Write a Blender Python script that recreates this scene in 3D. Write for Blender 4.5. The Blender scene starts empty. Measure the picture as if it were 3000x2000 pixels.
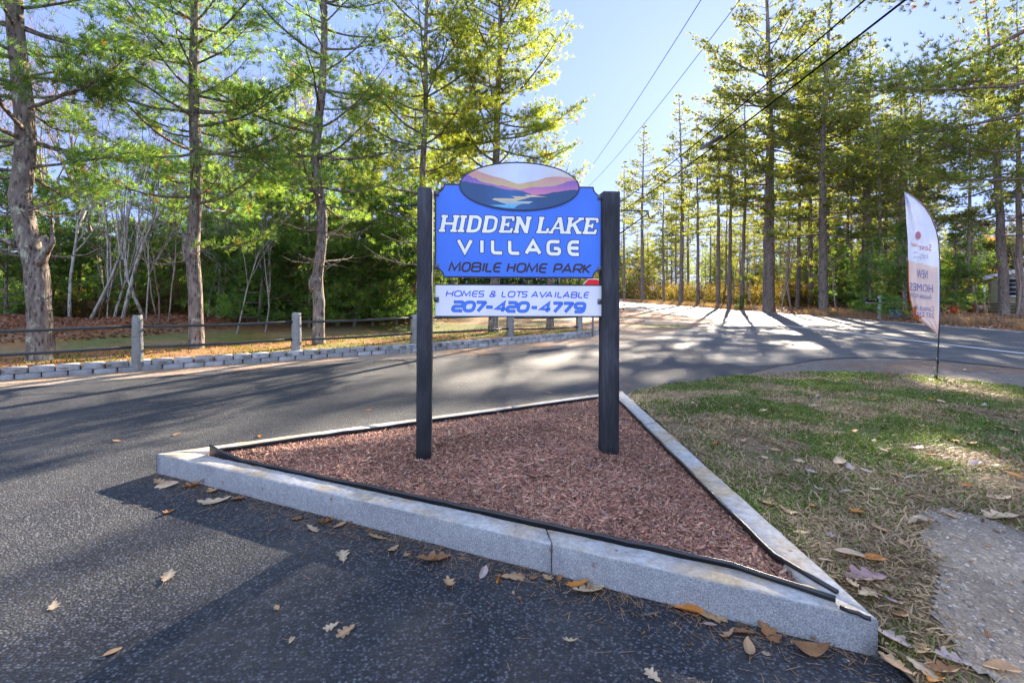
import bpy, bmesh, math, random
import numpy as np
from mathutils import Vector, Matrix, noise

random.seed(7)
R = math.radians
SC = bpy.context.scene
COL = SC.collection

# ------------------------------------------------------------------ camera
FPX, CX, CY, ROLL, EYE = 1500.0, 1500.0, 860.0, 0.004, 1.4
cam_d = bpy.data.cameras.new('camera')
cam_d.sensor_width = 36.0
cam_d.lens = 18.0
cam_d.shift_y = -(1000 - CY) / 3000.0
cam_d.clip_start, cam_d.clip_end = 0.05, 2000
cam = bpy.data.objects.new('camera', cam_d)
COL.objects.link(cam)
c_r = Vector((math.cos(ROLL), 0, math.sin(ROLL)))
c_u = Vector((-math.sin(ROLL), 0, math.cos(ROLL)))
cam.matrix_world = Matrix(((c_r.x, c_u.x, 0, 0), (0, 0, -1, 0), (c_r.z, c_u.z, 0, EYE), (0, 0, 0, 1)))
SC.camera = cam

# ------------------------------------------------------------------ sky, sun, exposure
SUN_DIR = Vector((0.44, 1.0, 0.383)).normalized()
SUN_EL = math.asin(SUN_DIR.z)
SUN_AZ = math.atan2(SUN_DIR.x, SUN_DIR.y)
W = bpy.data.worlds.new('World')
SC.world = W
W.use_nodes = True
wn = W.node_tree.nodes
sky = wn.new('ShaderNodeTexSky')
sky.sky_type = 'NISHITA'
sky.sun_disc = False
sky.sun_elevation = SUN_EL
sky.sun_rotation = SUN_AZ
sky.air_density = 1.0
sky.dust_density = 0.35
sky.ozone_density = 2.0
gm = wn.new('ShaderNodeGamma')
gm.inputs[1].default_value = .3
tn = wn.new('ShaderNodeMix')
tn.data_type, tn.blend_type = 'RGBA', 'MULTIPLY'
tn.inputs[0].default_value = 1.0
tn.inputs[7].default_value = (.42, .53, .95, 1)
W.node_tree.links.new(sky.outputs[0], gm.inputs[0])
W.node_tree.links.new(gm.outputs[0], tn.inputs[6])
# a bright veil added to the sky behind and above the camera to lift shade
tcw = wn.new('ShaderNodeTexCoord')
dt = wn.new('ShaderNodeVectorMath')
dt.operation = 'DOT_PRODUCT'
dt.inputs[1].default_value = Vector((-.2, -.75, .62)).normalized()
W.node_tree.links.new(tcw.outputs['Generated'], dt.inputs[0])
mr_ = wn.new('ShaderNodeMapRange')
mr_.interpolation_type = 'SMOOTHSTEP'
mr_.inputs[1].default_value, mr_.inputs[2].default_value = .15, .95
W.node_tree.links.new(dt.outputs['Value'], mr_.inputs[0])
back_fill = wn.new('ShaderNodeMix')
back_fill.data_type, back_fill.blend_type = 'RGBA', 'MIX'
back_fill.inputs[7].default_value = (1.75, 2.15, 3.1, 1)
W.node_tree.links.new(mr_.outputs[0], back_fill.inputs[0])
W.node_tree.links.new(tn.outputs[2], back_fill.inputs[6])
W.node_tree.links.new(back_fill.outputs[2], wn['Background'].inputs[0])
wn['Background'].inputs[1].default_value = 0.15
sd = bpy.data.lights.new('sun', 'SUN')
sd.energy = 5.0
sd.angle = R(0.55)
sd.color = (1.0, 0.86, 0.68)
sun = bpy.data.objects.new('sun', sd)
COL.objects.link(sun)
sun.rotation_euler = (-SUN_DIR).to_track_quat('-Z', 'Y').to_euler()
sun.location = (20, 46, 40)
VS = SC.view_settings
SC.display_settings.display_device = 'sRGB'
VS.view_transform = 'Standard'
VS.look = 'None'
VS.exposure = 2.62
VS.gamma = 1.0
VS.use_curve_mapping = False
SC.cycles.max_bounces = 6
SC.cycles.diffuse_bounces = 3
SC.cycles.transmission_bounces = 4
SC.cycles.transparent_max_bounces = 6
SC.cycles.caustics_reflective = False
SC.cycles.caustics_refractive = False
SC.cycles.sample_clamp_indirect = 6.0


# ------------------------------------------------------------------ pixel <-> place
def ray(px, py):
    return Vector((0, 1, 0)) + c_r * ((px - CX) / FPX) + c_u * ((CY - py) / FPX)


def P(px, py, Y):
    d = ray(px, py)
    return Vector((0, 0, EYE)) + d * Y


def G(px, py, z=0.0):
    d = ray(px, py)
    return Vector((0, 0, EYE)) + d * ((z - EYE) / d.z)


def sstep(a, b, x):
    t = np.clip((x - a) / (b - a), 0, 1)
    return t * t * (3 - 2 * t)


# ------------------------------------------------------------------ geometry collector
class Geo:
    def __init__(s):
        s.V, s.F3, s.F4, s.C, s.n = [], [], [], [], 0
        s.NG = []

    def add(s, V, F, col=(1, 1, 1)):
        V = np.asarray(V, dtype=np.float32).reshape(-1, 3)
        F = np.asarray(F, dtype=np.int32)
        c = np.asarray(col, dtype=np.float32)
        if c.ndim == 1:
            c = np.tile(c[:3], (len(V), 1))
        s.V.append(V)
        s.C.append(c[:, :3])
        (s.F3 if F.shape[1] == 3 else s.F4).append(F + s.n)
        s.n += len(V)

    def tube(s, pts, rad, k=6, col=(1, 1, 1), cap=True, lump=0, rng=None):
        P_ = np.asarray(pts, dtype=np.float64).reshape(-1, 3)
        m = len(P_)
        r = np.broadcast_to(np.asarray(rad, dtype=np.float64), (m,))
        T = np.gradient(P_, axis=0)
        T /= np.linalg.norm(T, axis=1, keepdims=True) + 1e-9
        md = T.mean(0)
        ref = np.array((0, 0, 1.0)) if abs(md[2]) < .8 * np.linalg.norm(md) + 1e-9 else np.array((1.0, 0, 0))
        N = np.cross(T, ref)
        N /= np.linalg.norm(N, axis=1, keepdims=True) + 1e-9
        B = np.cross(T, N)
        a = np.arange(k) * 2 * math.pi / k
        rr = np.tile(r[:, None], (1, k))
        if lump and rng is not None:
            rr = rr * (1 + rng.normal(0, lump, rr.shape))
        V = P_[:, None, :] + rr[:, :, None] * (np.cos(a)[None, :, None] * N[:, None, :] + np.sin(a)[None, :, None] * B[:, None, :])
        V = V.reshape(-1, 3)
        i = np.arange(m - 1)[:, None] * k
        j = np.arange(k)[None, :]
        j2 = (j + 1) % k
        F = np.stack([i + j, i + j2, i + k + j2, i + k + j], -1).reshape(-1, 4)
        s.add(V, F, col)
        if cap:
            e0 = s.n - m * k
            s.NG.append([e0 + q for q in range(k)][::-1])
            s.NG.append([e0 + (m - 1) * k + q for q in range(k)])

    def box(s, c, h, col=(1, 1, 1), M=None):
        """box of half sizes h about c; M an optional 3x3 turning it"""
        q = np.array([(-1, -1, -1), (1, -1, -1), (1, 1, -1), (-1, 1, -1), (-1, -1, 1), (1, -1, 1), (1, 1, 1), (-1, 1, 1)], float)
        v = q * np.asarray(h)
        if M is not None:
            v = v @ np.asarray(M).T
        v = v + np.asarray(c)
        f = [(0, 3, 2, 1), (4, 5, 6, 7), (0, 1, 5, 4), (1, 2, 6, 5), (2, 3, 7, 6), (3, 0, 4, 7)]
        s.add(v, f, col)

    def poly(s, pts, col=(1, 1, 1)):
        V = np.asarray([tuple(p) for p in pts], dtype=np.float32)
        s.V.append(V)
        s.C.append(np.tile(np.asarray(col, dtype=np.float32)[:3], (len(V), 1)))
        s.NG.append([s.n + i for i in range(len(V))])
        s.n += len(V)

    def prism(s, pts, dz, col=(1, 1, 1)):
        """closed outline pts pushed along dz, with both lids"""
        pts = [Vector(p) for p in pts]
        dz = Vector(dz)
        n = len(pts)
        s.poly(pts, col)
        s.poly([p + dz for p in pts][::-1], col)
        V = [tuple(p) for p in pts] + [tuple(p + dz) for p in pts]
        s.add(V, [(i, n + i, n + (i + 1) % n, (i + 1) % n) for i in range(n)], col)

    def build(s, name, material, parent=None, smooth=False, loc=None):
        me = bpy.data.meshes.new(name)
        V = np.concatenate(s.V) if s.V else np.zeros((0, 3), np.float32)
        C_ = np.concatenate(s.C) if s.C else np.zeros((0, 3), np.float32)
        off = np.zeros(3, np.float32)
        if loc is not None:
            off = np.asarray(loc, np.float32)
            V = V - off
        me.vertices.add(len(V))
        me.vertices.foreach_set('co', V.astype(np.float32).ravel())
        loops, starts, st = [], [], 0
        for arr, k in ((s.F3, 3), (s.F4, 4)):
            if arr:
                A = np.concatenate(arr)
                loops.append(A.ravel())
                starts.append(st + np.arange(len(A)) * k)
                st += A.size
        for g in s.NG:
            loops.append(np.asarray(g, np.int32))
            starts.append(np.array([st]))
            st += len(g)
        L_ = np.concatenate(loops).astype(np.int32)
        S_ = np.concatenate(starts).astype(np.int32)
        me.loops.add(len(L_))
        me.loops.foreach_set('vertex_index', L_)
        me.polygons.add(len(S_))
        me.polygons.foreach_set('loop_start', S_)
        if smooth:
            me.polygons.foreach_set('use_smooth', np.ones(len(S_), bool))
        me.update(calc_edges=True)
        at = me.color_attributes.new('Col', 'FLOAT_COLOR', 'POINT')
        at.data.foreach_set('color', np.concatenate([C_, np.ones((len(C_), 1), np.float32)], 1).astype(np.float32).ravel())
        me.materials.append(material)
        o = bpy.data.objects.new(name, me)
        COL.objects.link(o)
        if parent is not None:
            o.parent = parent
        if loc is not None:
            o.location = tuple(off)
        return o


def tag(o, label=None, cat=None, group=None, kind=None):
    for k, v in (('label', label), ('category', cat), ('group', group), ('kind', kind)):
        if v:
            o[k] = v
    return o


def empty(name, loc, label, cat, group=None, rz=0):
    o = bpy.data.objects.new(name, None)
    o.empty_display_size = .2
    COL.objects.link(o)
    o.location = loc
    o.rotation_euler = (0, 0, rz)
    return tag(o, label, cat, group)


def dup(root, loc, rz=0.0, scale=1.0, label=None, group=None, tilt=(0, 0)):
    r = root.copy()
    COL.objects.link(r)
    for ch in list(root.children):
        c = ch.copy()
        COL.objects.link(c)
        c.parent = r
    r.location = loc
    r.rotation_euler = (tilt[0], tilt[1], rz)
    r.scale = (scale,) * 3 if not isinstance(scale, tuple) else scale
    if label:
        r['label'] = label
    if group:
        r['group'] = group
    return r


# ------------------------------------------------------------------ materials
class MT:
    def __init__(s, name, rough=.8, spec=.3):
        s.m = bpy.data.materials.new(name)
        s.m.use_nodes = True
        s.nt = s.m.node_tree
        s.b = s.nt.nodes['Principled BSDF']
        s.b.inputs['Roughness'].default_value = rough
        s.b.inputs['Specular IOR Level'].default_value = spec

    def n(s, t, **kw):
        nd = s.nt.nodes.new('ShaderNode' + t)
        for k, v in kw.items():
            if k.startswith('i_'):
                key = k[2:].replace('_', ' ')
                nd.inputs[int(key) if key.isdigit() else key].default_value = v
            else:
                setattr(nd, k, v)
        return nd

    def l(s, a, b):
        s.nt.links.new(a, b)

    def coord(s, scale=(1, 1, 1), kind='Object'):
        tc = s.n('TexCoord')
        mp = s.n('Mapping')
        mp.inputs['Scale'].default_value = scale
        s.l(tc.outputs[kind], mp.inputs[0])
        return mp.outputs[0]

    def noise(s, vec, scale, detail=4, rough=.55):
        nd = s.n('TexNoise', i_Scale=scale, i_Detail=detail, i_Roughness=rough)
        s.l(vec, nd.inputs['Vector'])
        return nd.outputs[0]

    def vor(s, vec, scale, feature='F1'):
        nd = s.n('TexVoronoi', feature=feature, i_Scale=scale)
        s.l(vec, nd.inputs['Vector'])
        return nd

    def ramp(s, fac, stops):
        nd = s.n('ValToRGB')
        e = nd.color_ramp.elements
        while len(e) < len(stops):
            e.new(.5)
        for q, (p, c) in zip(e, stops):
            q.position = p
            q.color = (c, c, c, 1) if not hasattr(c, '__len__') else (*c[:3], 1)
        s.l(fac, nd.inputs[0])
        return nd.outputs[0]

    def mix(s, fac, a, b, mode='MIX'):
        nd = s.n('Mix', data_type='RGBA', blend_type=mode)
        for v, i in ((fac, 0), (a, 6), (b, 7)):
            if hasattr(v, 'is_linked') or hasattr(v, 'links'):
                s.l(v, nd.inputs[i])
            elif i == 0:
                nd.inputs[i].default_value = v
            else:
                nd.inputs[i].default_value = (*v[:3], 1)
        return nd.outputs[2]

    def col(s):
        return s.n('Attribute', attribute_name='Col').outputs[0]

    def base(s, c):
        if hasattr(c, 'links'):
            s.l(c, s.b.inputs['Base Color'])
        else:
            s.b.inputs['Base Color'].default_value = (*c[:3], 1)
        return s

    def bump(s, h, strength=.5, dist=.01):
        nd = s.n('Bump', i_Strength=strength, i_Distance=dist)
        s.l(h, nd.inputs['Height'])
        s.l(nd.outputs[0], s.b.inputs['Normal'])
        return s


def m_asphalt(name, dark, light, dust, stone=95.0, dustamt=.5, cont=1.0):
    t = MT(name, .7, .42)
    v = t.coord()
    vo = t.vor(v, stone)
    cells = t.ramp(vo.outputs['Color'], [(.15, [c * .6 for c in dark]), (.5, [c * 1.7 for c in dark]), (.72, light), (.9, [c * 1.35 for c in light])])
    edge = t.ramp(vo.outputs['Distance'], [(.15, 1), (.62, .12)])
    c = t.mix(1.0, cells, edge, 'MULTIPLY')
    nz = t.noise(v, 1.3, 6, .65)
    f = t.ramp(nz, [(.42, 0), (.75, dustamt)])
    c = t.mix(f, c, dust)
    n2 = t.noise(v, 14, 5, .7)
    c = t.mix(t.ramp(n2, [(.3, .5), (.7, 0)]), c, [d * .55 for d in dark])
    t.base(c)
    n3 = t.noise(v, 130, 3)
    h = t.mix(.5, edge, n3)
    t.bump(h, 1.0, .008)
    return t.m


M_drive = m_asphalt('fresh_asphalt', (.019, .023, .034), (.135, .14, .155), (.135, .12, .10), 78, .42)
M_road = m_asphalt('worn_asphalt', (.10, .10, .102), (.20, .198, .195), (.18, .172, .162), 80, .7)


def m_attr(name, rough=.85, spec=.2, nscale=0, amt=.35, bump=0, bscale=60, bdist=.004):
    t = MT(name, rough, spec)
    c = t.col()
    v = t.coord()
    if nscale:
        nz = t.noise(v, nscale, 5, .65)
        k = t.ramp(nz, [(.28, 1 - amt), (.72, 1 + amt)])
        c = t.mix(1.0, c, k, 'MULTIPLY')
    t.base(c)
    if bump:
        t.bump(t.noise(v, bscale, 5, .7), bump, bdist)
    return t.m


def m_ground():
    t = MT('earth', .95, .1)
    v = t.coord()
    c = t.col()
    n1 = t.noise(v, .55, 6, .65)
    n2 = t.noise(v, 6, 6, .75)
    n3 = t.noise(v, 55, 4, .7)
    c = t.mix(t.ramp(n1, [(.45, 0), (.62, .6)]), c, t.mix(1.0, c, (1.25, .78, .5), 'MULTIPLY'))
    c = t.mix(1.0, c, t.ramp(n2, [(.25, .55), (.75, 1.4)]), 'MULTIPLY')
    c = t.mix(1.0, c, t.ramp(n3, [(.25, .6), (.75, 1.35)]), 'MULTIPLY')
    t.base(c)
    t.bump(t.mix(.5, n2, n3), 1.0, .03)
    return t.m


M_ground = m_ground()


def m_gravel():
    t = MT('gravel_dirt', .95, .15)
    v = t.coord()
    vo = t.vor(v, 60)
    n1 = t.noise(v, 2.2, 6, .7)
    n2 = t.noise(v, 120, 3, .7)
    c = t.ramp(n1, [(.3, (.15, .122, .095)), (.7, (.30, .25, .195))])
    st = t.ramp(vo.outputs['Color'], [(.2, .75), (.75, 1.0), (.9, 1.6)])
    c = t.mix(1.0, c, st, 'MULTIPLY')
    c = t.mix(1.0, c, t.ramp(n2, [(.3, .7), (.7, 1.25)]), 'MULTIPLY')
    t.base(c)
    t.bump(t.mix(.5, t.ramp(vo.outputs['Distance'], [(0, 1), (.7, 0)]), n2), .9, .006)
    return t.m


M_gravel = m_gravel()


def m_granite():
    t = MT('granite', .75, .3)
    v = t.coord()
    n1 = t.noise(v, 160, 3, .8)
    n2 = t.noise(v, 3, 5, .65)
    n4 = t.noise(v, 22, 6, .75)
    sp = t.ramp(n1, [(.34, (.15, .15, .155)), (.5, (.27, .27, .275)), (.64, (.42, .42, .42))])
    top = t.mix(t.ramp(n2, [(.42, 0), (.62, 1)]), (.40, .395, .385), (.40, .31, .20))
    top = t.mix(1.0, top, t.ramp(n4, [(.3, .72), (.7, 1.12)]), 'MULTIPLY')
    ca = t.n('SeparateColor')
    t.l(t.col(), ca.inputs[0])
    c = t.mix(ca.outputs[0], sp, top)
    vo = t.vor(v, 7.5)
    rust = t.ramp(vo.outputs['Distance'], [(.05, 1), (.13, 0)])
    c = t.mix(t.mix(1.0, rust, t.ramp(n4, [(.45, 0), (.55, 1)]), 'MULTIPLY'), c, (.16, .085, .035))
    c = t.mix(1.0, c, t.ramp(n4, [(.25, .75), (.75, 1.15)]), 'MULTIPLY')
    t.base(c)
    t.bump(t.mix(.6, n1, n4), .7, .006)
    return t.m


M_granite = m_granite()


def m_block():
    t = MT('wall_block', .92, .15)
    v = t.coord()
    c = t.col()
    n1 = t.noise(v, 26, 5, .75)
    n2 = t.noise(v, 3, 4, .6)
    c = t.mix(1.0, c, t.ramp(n1, [(.25, .65), (.75, 1.25)]), 'MULTIPLY')
    c = t.mix(1.0, c, t.ramp(n2, [(.3, .8), (.7, 1.15)]), 'MULTIPLY')
    t.base(c)
    t.bump(n1, .9, .02)
    return t.m


M_block = m_block()


def m_bark(name, a, b, lichen, lam=.5, sc=9.0):
    t = MT(name, .95, .1)
    v = t.coord((1, 1, .28))
    vo = t.vor(v, sc * 2.2)
    n1 = t.noise(v, sc, 6, .75)
    v2 = t.coord((1, 1, .7))
    n2 = t.noise(v2, 7, 5, .7)
    c = t.ramp(n1, [(.32, a), (.68, b)])
    c = t.mix(1.0, c, t.ramp(vo.outputs['Distance'], [(.08, .28), (.40, 1.2)]), 'MULTIPLY')
    c = t.mix(t.ramp(n2, [(.56, 0), (.64, lam)]), c, lichen)
    t.base(c)
    t.bump(t.mix(.5, n1, t.ramp(vo.outputs['Distance'], [(0, 0), (.5, 1)])), 1.0, .035)
    return t.m


M_bark = m_bark('pine_bark', (.05, .039, .033), (.25, .205, .17), (.38, .39, .28), .85)
M_barkfar = m_bark('tall_pine_bark', (.085, .066, .055), (.22, .18, .15), (.24, .22, .17), .25, 5)
M_twig = m_bark('bare_bark', (.17, .12, .095), (.36, .265, .215), (.36, .31, .26), .3, 12)
M_birch = m_bark('birch_bark', (.17, .15, .13), (.42, .385, .34), (.10, .085, .075), .6, 6)


def m_leafy(name, trans=.5, nscale=1.2, tr_tint=(1.35, 1.25, .55), spec=.25):
    t = MT(name, .55, spec)
    c = t.col()
    v = t.coord()
    nz = t.noise(v, nscale, 4, .6)
    c = t.mix(1.0, c, t.ramp(nz, [(.3, .72), (.7, 1.3)]), 'MULTIPLY')
    t.base(c)
    tr = t.n('BsdfTranslucent')
    t.l(t.mix(1.0, c, tr_tint, 'MULTIPLY'), tr.inputs[0])
    mx = t.n('MixShader')
    mx.inputs[0].default_value = trans
    t.l(t.b.outputs[0], mx.inputs[1])
    t.l(tr.outputs[0], mx.inputs[2])
    out = [n for n in t.nt.nodes if n.type == 'OUTPUT_MATERIAL'][0]
    t.l(mx.outputs[0], out.inputs[0])
    return t.m


M_needle = m_leafy('pine_needles', .55, .8, (1.9, 1.82, .75))
M_leaf = m_leafy('dry_leaf', .3, 9, (1.3, 1.0, .6), .2)
M_grass = m_leafy('grass_blade', .4, 1.5, (1.2, 1.2, .6), .2)


def m_mulch():
    t = MT('mulch_chips', .85, .25)
    c = t.col()
    v = t.coord()
    nz = t.noise(v, 45, 4, .7)
    t.base(t.mix(1.0, c, t.ramp(nz, [(.25, .6), (.75, 1.35)]), 'MULTIPLY'))
    t.bump(nz, .5, .004)
    return t.m


M_mulch = m_mulch()


def m_postwood():
    t = MT('stained_timber', .8, .25)
    v = t.coord((14, 14, .9))
    n1 = t.noise(v, 4, 6, .7)
    v2 = t.coord((3, 3, .8))
    n2 = t.noise(v2, 2.2, 5, .65)
    v3 = t.coord((1, 1, .25))
    n3 = t.noise(v3, 9, 6, .8)
    c = t.ramp(n2, [(.3, (.018, .019, .022)), (.52, (.046, .047, .055)), (.75, (.095, .095, .108))])
    c = t.mix(1.0, c, t.ramp(n1, [(.25, .55), (.75, 1.35)]), 'MULTIPLY')
    c = t.mix(t.ramp(n3, [(.60, 0), (.70, .8)]), c, (.010, .010, .011))
    # timber colour gets darker towards the foot
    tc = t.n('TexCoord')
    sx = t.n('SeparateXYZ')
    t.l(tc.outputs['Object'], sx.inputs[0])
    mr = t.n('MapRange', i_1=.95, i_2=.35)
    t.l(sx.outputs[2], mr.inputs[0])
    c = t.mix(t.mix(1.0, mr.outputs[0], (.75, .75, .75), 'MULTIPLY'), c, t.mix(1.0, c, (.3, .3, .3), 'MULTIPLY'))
    t.base(c)
    t.bump(n1, .6, .006)
    return t.m


M_post = m_postwood()


def m_panel():
    t = MT('printed_panel', .5, .35)
    c = t.col()
    v = t.coord((60, 60, 1.6))
    n1 = t.noise(v, 3, 5, .7)
    c = t.mix(1.0, c, t.ramp(n1, [(.22, .62), (.42, .98), (.75, 1.06)]), 'MULTIPLY')
    v2 = t.coord((1.2, 1, 1))
    n2 = t.noise(v2, 3, 3, .5)
    c = t.mix(1.0, c, t.ramp(n2, [(.3, .92), (.7, 1.08)]), 'MULTIPLY')
    t.base(c)
    t.bump(n1, .15, .002)
    return t.m


M_panel = m_panel()


def m_plain(name, c, rough=.5, spec=.4, metal=0, nz=0):
    t = MT(name, rough, spec)
    t.b.inputs['Metallic'].default_value = metal
    v = t.coord()
    k = t.ramp(t.noise(v, nz or 12, 4, .65), [(.3, .78), (.7, 1.2)])
    t.base(t.mix(1.0, c, k, 'MULTIPLY'))
    return t.m


M_black = m_plain('black_plastic', (.014, .014, .016), .38, .5)
M_iron = m_plain('black_iron', (.02, .018, .017), .5, .5)
M_steel = m_plain('galvanised_steel', (.40, .41, .43), .45, .5, .6)
M_rail = m_plain('dark_pipe_rail', (.028, .033, .032), .55, .4)
M_paint = m_plain('road_paint', (.75, .75, .73), .7, .3, 0, 30)
M_cable = m_plain('black_cable', (.012, .012, .013), 1.0, 0.0)
M_colour = m_attr('painted_thing', .5, .35, 9, .15)
M_wall = m_attr('house_paint', .8, .2, 5, .1)
M_ms = m_attr('soil', .95, .1, 20, .5, .8, 30, .02)
M_litter = M_leaf

# ------------------------------------------------------------------ terrain
WA, WB = np.array((-9.9, 9.9)), np.array((1.35, 20.0))
WD = (WB - WA) / np.linalg.norm(WB - WA)
WN = np.array((-WD[1], WD[0]))
nrs = np.random.default_rng(5)


def behind(x, y):
    return (x - WA[0]) * WN[0] + (y - WA[1]) * WN[1]


def vnoise(x, y, s, seed=0):
    """cheap smooth 2-d noise in 0..1 for arrays"""
    x = np.asarray(x, float) / s + seed * 17.3
    y = np.asarray(y, float) / s - seed * 9.1
    xi, yi = np.floor(x), np.floor(y)
    fx, fy = x - xi, y - yi
    fx, fy = fx * fx * (3 - 2 * fx), fy * fy * (3 - 2 * fy)

    def h(a, b):
        q = np.sin(a * 127.1 + b * 311.7 + seed * 3.7) * 43758.5453
        return q - np.floor(q)
    return (h(xi, yi) * (1 - fx) + h(xi + 1, yi) * fx) * (1 - fy) + (h(xi, yi + 1) * (1 - fx) + h(xi + 1, yi + 1) * fx) * fy


def HZ(x, y):
    x = np.asarray(x, float)
    y = np.asarray(y, float)
    z = np.full(np.broadcast(x, y).shape, -.010)
    z = z + sstep(19.9, 24.5, x) * .30 + sstep(24, 60, x) * .5
    d = behind(x, y)
    m = 1 - sstep(-1, 4, x)
    z = z + sstep(.4, 7, d) * .30 * m
    z = z + np.exp(-((d - 6.5) / 2.2) ** 2) * .38 * m * sstep(-2, -5, x) * (.6 + .8 * vnoise(x, y, 2.2))
    und = (vnoise(x, y, 1.6, 2) - .5) * .07
    free = np.clip(sstep(.5, 2, d) * m + sstep(20.2, 21.5, x) + sstep(22, 26, y) * (1 - sstep(9.5, 10.5, x)), 0, 1)
    return z + und * free


def hz(x, y):
    return float(HZ(x, y))


def ground():
    xs = np.unique(np.concatenate([np.arange(-600, -40, 40), np.arange(-40, -16, 3), np.arange(-16, 30, .4), np.arange(30, 60, 2), np.arange(60, 640, 40)]))
    ys = np.unique(np.concatenate([np.arange(-60, -6, 9), np.arange(-6, 42, .4), np.arange(42, 110, 2), np.arange(110, 700, 40)]))
    X, Y = np.meshgrid(xs, ys)
    Z = HZ(X, Y)
    d = behind(X, Y)
    n = X.size
    c = np.tile(np.array((.30, .245, .19)), (n, 1)).reshape(X.shape + (3,))

    def blend(mask, col):
        nonlocal c
        c = c * (1 - mask[..., None]) + np.array(col) * mask[..., None]
    blend(sstep(3.5, 5, X) * (1 - sstep(12, 14, Y)), (.17, .15, .13))
    m = (1 - sstep(0, 4, X))
    p1 = vnoise(X, Y, 1.8, 3)
    blend(sstep(-.3, .3, d) * m, (.25, .185, .10))
    blend(sstep(-.3, .3, d) * m * sstep(.42, .62, p1) * (1 - sstep(3.2, 4.5, d)), (.15, .16, .055))
    blend(sstep(3, 4.6, d) * m * (1 - sstep(-7, -2, X) * (1 - sstep(8, 11, d))), (.20, .10, .06))
    far = sstep(19.7, 20.4, X)
    blend(far, (.24, .15, .10))
    blend(far * sstep(.5, .7, p1), (.17, .09, .055))
    pt = sstep(19, 22, Y) * (1 - sstep(10.5, 11.2, X)) * sstep(1, 3, X)
    blend(pt * sstep(.45, .6, p1), (.27, .15, .09))
    blend(pt * sstep(.6, .72, vnoise(X, Y, 2.6, 8)), (.2, .19, .08))
    ny, nx = X.shape
    i = np.arange(ny - 1)[:, None] * nx
    j = np.arange(nx - 1)[None, :]
    F = np.stack([i + j, i + j + 1, i + nx + j + 1, i + nx + j], -1).reshape(-1, 4)
    g = Geo()
    g.add(np.stack([X, Y, Z], -1).reshape(-1, 3), F, c.reshape(-1, 3))
    tag(g.build('ground', M_ground, smooth=True), kind='structure')


ground()


def wob(pts, step=.25, amp=.03, seed=1):
    """subdivide an outline of 2-d points and roughen it"""
    rg = random.Random(seed)
    out = []
    for a, b in zip(pts, pts[1:] + pts[:1]):
        a, b = Vector(a[:2]), Vector(b[:2])
        L = (b - a).length
        k = max(1, min(160, int(L / step)))
        for i in range(k):
            p = a.lerp(b, i / k)
            out.append((p.x + rg.uniform(-amp, amp), p.y + rg.uniform(-amp, amp)))
    return out


def sheet(name, outline, z, mat, kind='structure'):
    g = Geo()
    g.poly([(x, y, z) for x, y in outline])
    o = g.build(name, mat)
    bm = bmesh.new()
    bm.from_mesh(o.data)
    bmesh.ops.triangulate(bm, faces=bm.faces[:])
    for f in bm.faces:
        f.normal_update()
        if f.normal.z < 0:
            f.normal_flip()
    bm.to_mesh(o.data)
    bm.free()
    return tag(o, kind=kind)


KA, KB = G(458, 1385), G(2570, 1925)
KC = G(1822, 1145, .15)
KC.z = 0
far_edge = [G(x, y) for x, y in ((-900, 1222), (-300, 1170), (0, 1141), (250, 1119), (470, 1101), (740, 1081), (1000, 1063), (1300, 1044), (1500, 1031), (1700, 1014), (1830, 998), (1945, 983))]
seam = [G(x, y) for x, y in ((2000, 1003), (2070, 1037), (2120, 1052), (2200, 1068), (2290, 1070))]
near_edge = [G(x, y) for x, y in ((2160, 1103), (2000, 1120), (1900, 1136), (1840, 1150))]
drive = [tuple(p.xy) for p in far_edge + seam + near_edge] + [(KC.x - .05, KC.y), (1.36, 4), (1.36, 2.0), (1.5, 1.9), (1.75, 1.2), (1.9, -4), (-16, -4), (-16, 5)]
sheet('driveway', wob(drive, .3, .03), 0.0, M_drive)
ap = [G(x, y) for x, y in ((1915, 985), (1990, 966), (2060, 950), (2105, 938))]
apron = [tuple(p.xy) for p in ap] + [(11.1, ap[-1].y + 9), (11.0, 45), (11.0, 120), (11.0, 420), (20.1, 420), (20.1, -30), (11.6, -30), (11.6, 6)] + \
        [tuple(G(x, y).xy) for x, y in ((2740, 1054), (2560, 1046), (2420, 1052), (2300, 1068), (2180, 1075), (2120, 1062), (2060, 1044), (1995, 1013), (1930, 995))]
sheet('road', wob(apron, .4, .05), .005, M_road)


def strip(name, x, y0, y1, w, z):
    g = Geo()
    n = int((y1 - y0) / 2)
    V, F = [], []
    for i in range(n + 1):
        y = y0 + (y1 - y0) * i / n
        V += [(x - w / 2 + random.uniform(-.008, .008), y, z), (x + w / 2 + random.uniform(-.008, .008), y, z)]
        if i:
            F.append((2 * i - 2, 2 * i - 1, 2 * i + 1, 2 * i))
    g.add(V, F)
    return tag(g.build(name, M_paint), kind='structure')


strip('road_marking', 12.35, -25, 33, .11, .010)
strip('road_marking', 19.55, -25, 300, .11, .010)

# ------------------------------------------------------------------ lawn right of the bed
lawn_px = [(1855, 1152), (1905, 1140), (2000, 1122), (2160, 1103), (2330, 1092), (2560, 1094), (2740, 1106), (2900, 1124), (3200, 1170), (3600, 1300)]
LAWN = [tuple(G(x, y).xy) for x, y in lawn_px] + [(5.2, .6), (1.5, .6), (1.44, 2.0), (1.50, 6.6)]


def inside(x, y, poly):
    x = np.asarray(x)
    y = np.asarray(y)
    r = np.zeros(x.shape, bool)
    n = len(poly)
    for i in range(n):
        x0, y0 = poly[i]
        x1, y1 = poly[(i + 1) % n]
        c = ((y0 > y) != (y1 > y)) & (x < (x1 - x0) * (y - y0) / (y1 - y0 + 1e-12) + x0)
        r ^= c
    return r


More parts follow.
